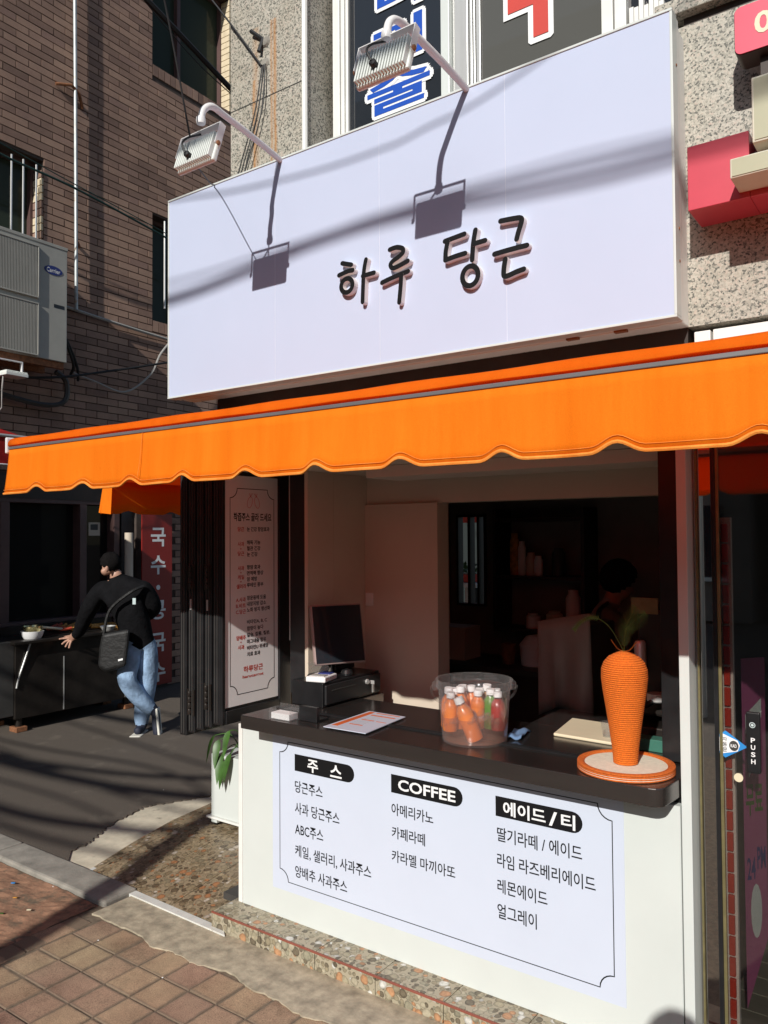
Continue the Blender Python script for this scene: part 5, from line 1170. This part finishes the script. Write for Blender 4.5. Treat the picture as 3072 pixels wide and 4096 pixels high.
# noodle banner
Nb = thing('noodle_banner', 'tall red banner with white Korean letters for noodles', 'banner', tuple(W(1.7, 0, .1)))
m = MB(); wbox(m, 1.497, 1.918, .085, .10, .06, 1.96); m.build('banner_panel', BANR, Nb)
for k, (ch, zc) in enumerate([('국', 1.70), ('수', 1.39), ('·', 1.14), ('콩', .89), ('국', .53), ('수', .20)]):
    if ch == '·': MB().prism([(1.72+.028*math.cos(2*math.pi*i/14), 1.14+.028*math.sin(2*math.pi*i/14)) for i in range(14)], FW(.10), .0005, .002).build('lettering', WINK, Nb)
    else: text(ch, (1.615, 1.825, zc-.105, zc+.105), FW(.10), WINK, Nb, off=.02, d=.0015)
No = thing('door_notice', 'small pale notice stuck on the noodle shop door glass', 'notice', tuple(W(1.03, 1.79, -.1)))
m = MB(); wbox(m, .967, 1.107, -.108, -.105, 1.72, 1.86); m.build('paper', PLASTER, No); m = MB(); wbox(m, .99, 1.08, -.105, -.104, 1.78, 1.84); m.build('print', DGREY, No)
tag(MB().tube([W(1.36, .9, .05), W(1.36, 1.75, .05)], .045, 10).build('rolled_blind', PLASTER, None, smooth=True, wl=W(1.36, .9, .05)), 'pale upright roll leaning beside the red banner', 'roll')
# food cart
Kt = thing('food_cart', 'long dark stainless food cart standing along the noodle shop', 'cart', (-6.9, 4.6, 0))
box('cart_body', DSTEEL, Kt, -7.12, -6.62, 3.735, 5.02, .13, .775, .004)
box('cart_top', DSTEEL, Kt, -7.14, -6.57, 3.70, 5.05, .776, .802, .004)
box('top_lip', DSTEEL, Kt, -7.14, -7.10, 3.72, 5.03, .803, .88)
m = MB(); m.box(-6.6195, -6.6165, 4.19, 4.20, .14, .62); m.box(-6.6195, -6.6165, 4.85, 4.857, .14, .77); m.build('door_seam', ALU, Kt)
MB().tube(arc([(-6.60, 3.86, .775), (-6.605, 3.82, .66), (-6.612, 3.76, .48), (-6.612, 3.742, .40)], 4), .008, 6).build('door_stay', ALU, Kt)
box('end_panel', DGREY, Kt, -7.10, -6.64, 3.60, 3.734, .16, .80, .004)
for z in (.25, .385): box('gauge', CAPW, Kt, -6.70, -6.645, 3.594, 3.599, z, z+.045)
for x, y in ((-6.68, 3.80), (-7.06, 3.80), (-6.70, 4.92), (-7.06, 4.92)):
    MB().lathe([(.03, .045), (.03, .13)], (x, y, 0.012), 12).build('leg', DSTEEL, Kt, smooth=True); box('foot_block', RUST, Kt, x-.06, x+.06, y-.05, y+.05, .013, .056, .004)
box('serving_board', FOOD, Kt, -7.08, -6.72, 4.75, 5.0, .803, .83)
Fo = thing('fried_skewers', 'heap of fried skewers and red sauce on the food cart', 'food', (-6.9, 4.3, .803)); random.seed(11)
box('tray', DSTEEL, Fo, -7.05, -6.70, 4.05, 4.62, .803, .812)
for k in range(26):
    y = random.uniform(4.22, 4.6); x = random.uniform(-7.0, -6.74); a = random.uniform(-.5, .5)
    MB().tube([(x, y, .825+random.uniform(0, .03)), (x+.1*math.sin(a), y+.1*math.cos(a), .83+random.uniform(.0, .05))], .013, 6).build('skewer', FOOD if y > 4.32 else CHILI, Fo)
for lab, c, z0, r_, h, mt, nm_ in [('white bowl on the near end of the food cart', (-6.70, 3.935), .803, .098, .068, CAPW, 'white_bowl'), ('small gold pan sitting in the white bowl', (-6.72, 3.95), .850, .085, .062, BRASS, 'gold_pan')]:
    tag(MB().lathe([(0, 0), (r_*.72, 0), (r_*.9, h*.4), (r_, h), (r_*.95, h), (r_*.84, h*.4), (r_*.66, .008), (0, .008)], (*c, z0), 28).build(nm_, mt, None, smooth=True, wl=(*c, z0)), lab, 'bowl')
tag(MB().tube([(-6.70, 4.02, .895), (-6.74, 4.25, .855)], .012, 8).build('ladle', IVORY, None, smooth=True, wl=(-6.7, 4.02, .9)), 'pale ladle handle lying from the gold pan to the food', 'ladle')
tag(MB().lathe([(0, 0), (.05, 0), (.075, .04), (.07, .04), (.045, .006), (0, .005)], (-6.68, 4.70, .803), 18).build('metal_dish', ALU, None, smooth=True, wl=(-6.68, 4.70, .803)), 'small metal dish behind the arm of the leaning man', 'dish')

# white planter trolley with a leafy plant
Pt = thing('planter_trolley', 'white planter box on castors with green leaves beside the counter', 'planter', (-3.3, 3.2, PZ))
box('planter_box', WHITE, Pt, -3.442, -3.12, 3.10, 3.32, .128, .475, .004)
box('planter_rim', WTRIM, Pt, -3.47, -3.10, 3.085, 3.335, .116, .127, .003)
for x in (-3.44, -3.16): box('planter_foot', WHITE, Pt, x, x+.045, 3.10, 3.14, PZ+.02, .1155); MB().lathe([(0, -.008), (.014, -.008), (.014, .008), (0, .008)], (x+.022, 3.12, PZ+.014), 10, axis=(1, 0, 0)).build('castor', BLACK, Pt)
def leaf(base, tip, w, parent, droop=.03):
    base, tip = Vector(base), Vector(tip); d = tip-base; L = d.length; s_ = d.cross(Vector((0, 0, 1))); s_ = s_.normalized() if s_.length > .01 else Vector((1, 0, 0)); m = MB(); rows_ = []
    nrm = s_.cross(d).normalized()
    for i in range(9):
        f = i/8; p = base+d*f+Vector((0, 0, -droop*f*f+droop*.6*math.sin(math.pi*f))); ww = w*math.sin(math.pi*f**.8)**.8*(1 if f < .98 else 0)+.0005; rows_.append((p-s_*ww+nrm*ww*.25, p, p+s_*ww+nrm*ww*.25))
    vs = [q for r_ in rows_ for q in r_]; m.add(vs, [(i*3+j, i*3+j+1, i*3+j+4, i*3+j+3) for i in range(8) for j in range(2)])
    return m.build('leaf', LEAF, parent, smooth=True, fixn=False)
pb = Vector((-3.26, 3.20, .47))
for tip, w in [((-3.335, 3.045, .36), .022), ((-3.31, 3.04, .34), .025), ((-3.28, 3.045, .38), .022), ((-3.46, 3.08, .45), .018), ((-3.36, 3.05, .44), .022), ((-3.30, 3.06, .50), .022)]:
    mid = Vector(tip)+Vector((random.uniform(-.02, .02), .05, .12)); MB().tube(arc([pb+Vector((random.uniform(-.05, .05), 0, 0)), (pb+mid)/2+Vector((0, 0, .06)), mid], 4), .003, 5).build('leaf_stalk', LEAF, Pt); leaf(mid, tip, w, Pt)
# ================================================================ PEOPLE
def figure(name, J, bones, parent, mats, root, sub=2):
    names = list(J); idx = {k: i for i, k in enumerate(names)}
    me = bpy.data.meshes.new(name); me.from_pydata([tuple(J[k][0]) for k in names], [(idx[a], idx[b]) for a, b in bones], [])
    o = bpy.data.objects.new(name+'_source', me); TS = bpy.data.scenes.new('figure_scene'); TS.collection.objects.link(o)
    mod = o.modifiers.new('skin', 'SKIN'); mod.use_smooth_shade = True; mod.branch_smoothing = .6
    for k in names:
        sv = me.skin_vertices[0].data[idx[k]]; r_ = J[k][1]; sv.radius = (r_, r_) if not isinstance(r_, tuple) else r_; sv.use_root = (k == root)
    ss = o.modifiers.new('sub', 'SUBSURF'); ss.levels = sub; ss.render_levels = sub
    vl = TS.view_layers[0]; vl.update(); m2 = bpy.data.meshes.new_from_object(o.evaluated_get(vl.depsgraph))
    bpy.data.objects.remove(o); bpy.data.meshes.remove(me); bpy.data.scenes.remove(TS)
    mlist = list(dict.fromkeys(mats.values())); m2.materials.clear()
    for mt in mlist: m2.materials.append(mt)
    segs = [(Vector(J[a][0]), Vector(J[b][0]), (J[b][2], J[a][2])) for a, b in bones]
    for p in m2.polygons:
        p.use_smooth = True; c = p.center; best = None
        for a, b, t in segs:
            d = b-a; f = max(0, min(1, (c-a).dot(d)/max(d.dot(d), 1e-9))); dist = (c-(a+d*f)).length
            if best is None or dist < best[0]: best = (dist, t[0] if f > .5 else t[1])
        p.material_index = mlist.index(mats[best[1]])
    m2.name = name; ob = bpy.data.objects.new(name, m2); COL.objects.link(ob); return adopt(ob, parent)
D = 6.80
J = {'pelvis': (P(562, 2550, D), .150, 'jacket'), 'waist': (P(540, 2500, D), .180, 'jacket'), 'spine': (P(515, 2425, D), .185, 'jacket'), 'chest': (P(490, 2355, D), .178, 'jacket'), 'neckb': (P(470, 2308, D), .075, 'jacket'),
 'neck': (P(458, 2287, D-.02), .058, 'skin'), 'head': (P(442, 2262, D-.03), .088, 'skin'), 'crown': (P(440, 2236, D-.03), .070, 'skin'), 'jaw': (P(418, 2290, D-.06), .045, 'skin'), 'nose': (P(405, 2284, D-.09), .016, 'skin'),
 'lsh': (P(408, 2352, D), .100, 'jacket'), 'lel': (P(352, 2442, D+.10), .078, 'jacket'), 'lwr': (P(316, 2530, D+.26), .056, 'jacket'), 'lpalm': (P(292, 2550, D+.34), .032, 'skin'),
 'rsh': (P(578, 2356, D), .102, 'jacket'), 'rel': (P(618, 2436, D+.08), .082, 'jacket'), 'rwr': (P(560, 2480, D+.26), .045, 'jacket'), 'rpalm': (P(525, 2478, D+.32), .03, 'skin'),
 'lhip': (P(528, 2590, D), .118, 'jean'), 'lkn': (P(503, 2722, D-.08), .086, 'jean'), 'lsn': (P(552, 2785, D-.02), .080, 'jean'), 'lan': (P(604, 2838, D+.05), .068, 'jean'), 'lheel': (P(622, 2845, D+.05), .040, 'shoe'), 'ltoe': (P(628, 2930, D), .036, 'shoe'), 'ltip': (P(626, 2950, D-.01), .024, 'shoe'),
 'rhip': (P(588, 2590, D+.05), .118, 'jean'), 'rkn': (P(590, 2725, D+.08), .086, 'jean'), 'rsn': (P(578, 2800, D+.08), .082, 'jean'), 'ran': (P(565, 2876, D+.06), .070, 'jean'), 'rheel': (P(566, 2916, D+.06), .042, 'shoe'), 'rtoe': (P(545, 2926, D-.06), .036, 'shoe')}
bones = [('pelvis', 'waist'), ('waist', 'spine'), ('spine', 'chest'), ('chest', 'neckb'), ('neckb', 'neck'), ('neck', 'head'), ('head', 'crown'), ('head', 'jaw'), ('jaw', 'nose'), ('chest', 'lsh'), ('lsh', 'lel'), ('lel', 'lwr'), ('lwr', 'lpalm'), ('chest', 'rsh'), ('rsh', 'rel'), ('rel', 'rwr'), ('rwr', 'rpalm'),
 ('pelvis', 'lhip'), ('lhip', 'lkn'), ('lkn', 'lsn'), ('lsn', 'lan'), ('lan', 'lheel'), ('lheel', 'ltoe'), ('ltoe', 'ltip'), ('pelvis', 'rhip'), ('rhip', 'rkn'), ('rkn', 'rsn'), ('rsn', 'ran'), ('ran', 'rheel'), ('rheel', 'rtoe')]
for k, (du, dv) in enumerate([(-62, 6), (-50, 26), (-34, 36), (-18, 40)]):   # fingers spread on the cart edge
    b0 = P(292+du*.30, 2550+dv*.30, D+.35-k*.01); J['f%da' % k] = (b0, .0115, 'skin'); J['f%db' % k] = (P(292+du*.62, 2550+dv*.6, D+.36-k*.015), .0100, 'skin'); J['f%dc' % k] = (P(292+du*.92, 2550+dv*1.1, D+.34-k*.02), .0085, 'skin')
    bones += [('lpalm', 'f%da' % k), ('f%da' % k, 'f%db' % k), ('f%db' % k, 'f%dc' % k)]
J['tha'] = (P(272, 2546, D+.40), .012, 'skin'); J['thb'] = (P(252, 2550, D+.42), .010, 'skin'); bones += [('lpalm', 'tha'), ('tha', 'thb')]
Mn = thing('person', 'person in a black jacket and light jeans leaning on the food cart, back turned', 'person', P(565, 2950, D))
figure('body', J, bones, Mn, {'jacket': JACK, 'skin': SKIN, 'jean': JEAN, 'shoe': NAVY}, 'pelvis')
def blob(name, c, rx, ry, rz, mat, parent, axes=None, cut=None, rough=0.0):
    m = MB(); n1, n2 = 22, 14; vs = []; fs = []; axes = axes or (Vector((1, 0, 0)), Vector((0, 1, 0)), Vector((0, 0, 1))); rnd = random.Random(3)
    for i in range(n2+1):
        th = math.pi*i/n2
        for j in range(n1):
            ph = 2*math.pi*j/n1; q = 1+rnd.uniform(-rough, rough); vs.append(Vector(c)+axes[0]*rx*q*math.sin(th)*math.cos(ph)+axes[1]*ry*q*math.sin(th)*math.sin(ph)+axes[2]*rz*q*math.cos(th))
    for i in range(n2):
        for j in range(n1):
            f = (i*n1+j, i*n1+(j+1) % n1, (i+1)*n1+(j+1) % n1, (i+1)*n1+j)
            if cut is None or cut(sum((vs[k] for k in f), Vector())/4): fs.append(f)
    m.add(vs, fs); return m.build(name, mat, parent, smooth=70, fixn=False)
hc = P(443, 2256, D-.03)
blob('hair', hc+Vector((0, 0, .012)), .084, .091, .087, HAIR, Mn, cut=lambda p: (p-hc).dot(Vector((-.70, -.05, -.70))) < .006, rough=.09)
blob('ear', P(428, 2276, D-.115), .012, .018, .026, SKIN, Mn)
for pa, pb_, rr_ in [((616, 2830), (629, 2962), .05)]:
    a, b_ = P(*pa, D+.06), P(*pb_, D-.005); MB().obox((a+b_)/2+R2*.030, (b_-a), R2, fwd, (b_-a).length/2, .010, .045).build('shoe_sole', SOLE, Mn, bevel=.009)
a = P(562, 2941, D+.05); MB().obox(P(556, 2938, D+.02), R2, (fwd.x, fwd.y, 0), (0, 0, 1), .048, .125, .014).build('shoe_sole', SOLE, Mn, bevel=.009)
MB().obox(P(537, 2405, D-.185), R2, fwd, U2, .013, .004, .026).build('back_patch', PALEC, Mn)
Bg = thing('shoulder_bag', 'black nylon bag hanging at the side of the leaning person', 'bag', P(460, 2690, D-.16))
bgm = MB(); q = [(408, 2535), (520, 2515), (512, 2600), (503, 2668), (420, 2690), (392, 2668), (398, 2590)]
vsf = [P(u, v, D-.23) for u, v in q]; vsb = [P(u, v, D-.13) for u, v in q]; n_ = len(q)
bgm.add(vsf+vsb, [tuple(range(n_)), tuple(range(n_, 2*n_))[::-1]]+[(i, n_+i, n_+(i+1) % n_, (i+1) % n_) for i in range(n_)])
bgo = bgm.build('bag_body', BAGM, Bg, bevel=.03, seg=3)
MB().obox(P(482, 2639, D-.236), R2+U2*.25, fwd, U2, .020, .002, .008).build('bag_tag', CAPW, Bg)
MB().tube(arc([P(415, 2540, D-.18), P(440, 2440, D-.185), P(520, 2370, D-.19), P(575, 2345, D-.1)], 6), .014, 6).build('bag_strap', BAGM, Bg, smooth=True)
# worker in the dark of the shop
D2 = 4.22; q2 = lambda u, v, dd=0.0: P(u, v, D2+dd)
J2 = {'pelvis': (q2(2400, 2760), .13, 'dark'), 'waist': (q2(2402, 2640), .125, 'shirt'), 'chest': (q2(2410, 2500), .140, 'shirt'), 'neckb': (q2(2440, 2420), .065, 'shirt'), 'neck': (q2(2455, 2390), .052, 'skin'), 'head': (q2(2475, 2340), .082, 'skin'), 'crown': (q2(2478, 2295), .066, 'skin'), 'jaw': (q2(2505, 2375, -.01), .042, 'skin'), 'nose': (q2(2532, 2352, -.01), .014, 'skin'),
 'lsh': (q2(2365, 2470, -.12), .075, 'shirt'), 'lel': (q2(2385, 2620, -.16), .055, 'shirt'), 'lwr': (q2(2470, 2680, -.16), .036, 'skin'), 'lhand': (q2(2515, 2690, -.15), .030, 'skin'), 'rsh': (q2(2460, 2470, .12), .075, 'shirt'), 'rel': (q2(2500, 2620, .14), .055, 'shirt'), 'rwr': (q2(2560, 2660, .10), .036, 'skin'), 'rhand': (q2(2600, 2665, .08), .03, 'skin'),
 'lleg': (q2(2385, 3000, -.08), .09, 'dark'), 'lft': (q2(2390, 3330, -.08), .06, 'dark'), 'rleg': (q2(2420, 3000, .08), .09, 'dark'), 'rft': (q2(2425, 3330, .08), .06, 'dark')}
b2_ = [('pelvis', 'waist'), ('waist', 'chest'), ('chest', 'neckb'), ('neckb', 'neck'), ('neck', 'head'), ('head', 'crown'), ('head', 'jaw'), ('jaw', 'nose'), ('chest', 'lsh'), ('lsh', 'lel'), ('lel', 'lwr'), ('lwr', 'lhand'), ('chest', 'rsh'), ('rsh', 'rel'), ('rel', 'rwr'), ('rwr', 'rhand'), ('pelvis', 'lleg'), ('lleg', 'lft'), ('pelvis', 'rleg'), ('rleg', 'rft')]
for k in range(4):
    for s_ in ('l', 'r'):
        h0 = Vector(J2[s_+'hand'][0]); J2['%sf%d' % (s_, k)] = (h0+R2*.045+U2*(.022-k*.015), .009, 'skin'); J2['%sg%d' % (s_, k)] = (h0+R2*.075+U2*(.012-k*.016), .008, 'skin'); b2_ += [(s_+'hand', '%sf%d' % (s_, k)), ('%sf%d' % (s_, k), '%sg%d' % (s_, k))]
Wk = thing('person', 'person with black hair and apron working in the dim shop behind the carrot', 'person', q2(2405, 3330))
figure('body', J2, b2_, Wk, {'shirt': GREY, 'skin': SKIN, 'dark': DGREY}, 'pelvis')
h2 = q2(2478, 2318); blob('hair', h2+U2*.012-R2*.004, .100, .100, .098, HAIR, Wk, axes=(R2, fwd, U2), cut=lambda p: (p-h2).dot(R2*.62-U2*.78) < .030, rough=.03)
MB().tube(arc([q2(2385, 2560, -.19), q2(2395, 2450, -.15), q2(2430, 2412, -.04)], 6), .012, 6).build('apron_strap', BLACK, Wk, smooth=True)

# the photographer, standing behind the camera: only a shadow on the counter's lower corner shows
J3 = {'pelvis': ((-.06, -.34, .95), .14, 'dark'), 'waist': ((-.06, -.33, 1.12), .135, 'dark'), 'chest': ((-.07, -.30, 1.36), .15, 'dark'), 'neckb': ((-.08, -.27, 1.54), .065, 'dark'), 'neck': ((-.08, -.26, 1.60), .055, 'skin'), 'head': ((-.08, -.24, 1.71), .095, 'skin'), 'crown': ((-.08, -.24, 1.77), .08, 'skin'),
 'lsh': ((-.24, -.30, 1.46), .075, 'dark'), 'lel': ((-.27, -.20, 1.28), .055, 'dark'), 'lwr': ((-.10, -.10, 1.50), .035, 'skin'), 'lhand': ((-.06, -.075, 1.57), .030, 'skin'), 'rsh': ((.10, -.30, 1.46), .075, 'dark'), 'rel': ((.17, -.20, 1.28), .055, 'dark'), 'rwr': ((.06, -.10, 1.50), .035, 'skin'), 'rhand': ((.04, -.075, 1.57), .030, 'skin'),
 'lhip': ((-.15, -.34, .88), .11, 'dark'), 'lkn': ((-.16, -.32, .50), .075, 'dark'), 'lan': ((-.16, -.34, .10), .05, 'dark'), 'ltoe': ((-.17, -.20, .05), .045, 'dark'), 'rhip': ((.03, -.34, .88), .11, 'dark'), 'rkn': ((.04, -.32, .50), .075, 'dark'), 'ran': ((.04, -.34, .10), .05, 'dark'), 'rtoe': ((.05, -.20, .05), .045, 'dark')}
b3 = [('pelvis', 'waist'), ('waist', 'chest'), ('chest', 'neckb'), ('neckb', 'neck'), ('neck', 'head'), ('head', 'crown'), ('chest', 'lsh'), ('lsh', 'lel'), ('lel', 'lwr'), ('lwr', 'lhand'), ('chest', 'rsh'), ('rsh', 'rel'), ('rel', 'rwr'), ('rwr', 'rhand'), ('pelvis', 'lhip'), ('lhip', 'lkn'), ('lkn', 'lan'), ('lan', 'ltoe'), ('pelvis', 'rhip'), ('rhip', 'rkn'), ('rkn', 'ran'), ('ran', 'rtoe')]
for s_, sg in (('l', -1), ('r', 1)):
    h0 = Vector(J3[s_+'hand'][0])
    for k in range(4): J3['%sf%d' % (s_, k)] = (h0+Vector((-sg*.02, .03, .03-.018*k)), .009, 'skin'); J3['%sg%d' % (s_, k)] = (h0+Vector((-sg*.045, .025, .032-.018*k)), .008, 'skin'); b3 += [(s_+'hand', '%sf%d' % (s_, k)), ('%sf%d' % (s_, k), '%sg%d' % (s_, k))]
    J3[s_+'t'] = (h0+Vector((-sg*.02, -.02, .03)), .010, 'skin'); b3.append((s_+'hand', s_+'t'))
Ph = thing('person', 'person in dark clothes standing behind the camera, outside the picture', 'person', (-.06, -.33, 0))
figure('body', J3, b3, Ph, {'dark': DGREY, 'skin': SKIN}, 'pelvis')
hp3 = Vector((-.08, -.24, 1.745)); blob('hair', hp3, .092, .098, .085, HAIR, Ph, cut=lambda p: (p-hp3).dot(Vector((0, .75, -.65))) < .02, rough=.04)
# ================================================================ STREET POLE AND OVERHEAD CABLES (outside the picture, their shadows fall into it)
Up = thing('street_pole', 'grey steel street pole outside the picture beyond the near sidewalk', 'pole', (-2.09, -3.0, 0))
MB().lathe([(.085, -.1), (.082, .3), (.065, 6.3), (0, 6.32)], (-2.09, -3.0, 0), 16).build('pole_shaft', ALU, Up, smooth=True)
MB().tube([(-2.5, -3.0, 6.05), (-2.0, -3.0, 6.05)], .03, 8).build('cross_arm', ALU, Up)
for k, (z, y, dz, r_) in enumerate([(3.30, -3.1, .10, .016), (3.38, -2.7, -.02, .010), (3.52, -3.3, .06, .030), (3.66, -3.0, .16, .014), (3.75, -2.5, -.15, .012), (3.86, -3.2, -.05, .036), (4.05, -2.9, .2, .012), (4.15, -3.4, -.2, .026), (4.4, -2.6, .1, .016), (4.7, -3.2, -.1, .04)]):  # cables added to streak the alley floor with shadow
    cable(('lowest', 'second', 'third', 'fourth', 'fifth', 'sixth', 'seventh', 'eighth', 'ninth', 'highest')[k]+' added shadow cable from the bottom leaving the street pole to the left, outside the picture', [(-2.15, -3.0, z), (-3.3, y, z-.06+dz*.3), (-5.2, y-.1, z-.02+dz), (-8.5, y-.2, z+.15+dz), (-14, y-.3, z+.3+dz)], r_, CABLE, group='cables on the street pole')
def street_cable(label, prof, y, r_):
    # prof: heights at which the shadow crosses the shop sign, turned back along the sun to the cable's own line
    pts = []
    for x, z in prof: pts.append((x+.233*(2.4-y), y+.02*math.sin(x*3), z+.58*(2.4-y)))
    cable(label, pts, r_, CABLE, group='overhead cables along the street')
street_cable('lower bundled cable over the street, outside the picture', [(-9, 3.1), (-4, 2.80), (-2.962, 2.805), (-2.4, 2.85), (-2.0, 2.875), (-1.6, 2.868), (-1.1, 2.835), (-.65, 2.83), (.5, 2.82), (8, 3.0)], -3.0, .015)
street_cable('middle bundled cable over the street, outside the picture', [(-9, 3.2), (-4, 2.86), (-2.962, 2.83), (-2.4, 2.868), (-1.8, 2.90), (-1.3, 2.885), (-.8, 2.875), (-.4, 2.872), (.5, 2.86), (8, 3.1)], -3.04, .010)
street_cable('upper bundled cable over the street, outside the picture', [(-9, 3.3), (-4, 2.93), (-2.9, 2.895), (-2.3, 2.90), (-1.6, 2.905), (-1.0, 2.915), (-.5, 2.90), (.5, 2.92), (8, 3.2)], -3.02, .006)
street_cable('slack thin wire over the street, outside the picture', [(-8, 3.9), (-3.6, 3.36), (-2.86, 3.275), (-2.5, 3.222), (-2.05, 3.17), (-1.75, 3.155), (-1.55, 3.17), (-1.0, 3.30), (1, 4.0)], -1.2, .006)
flush_text()
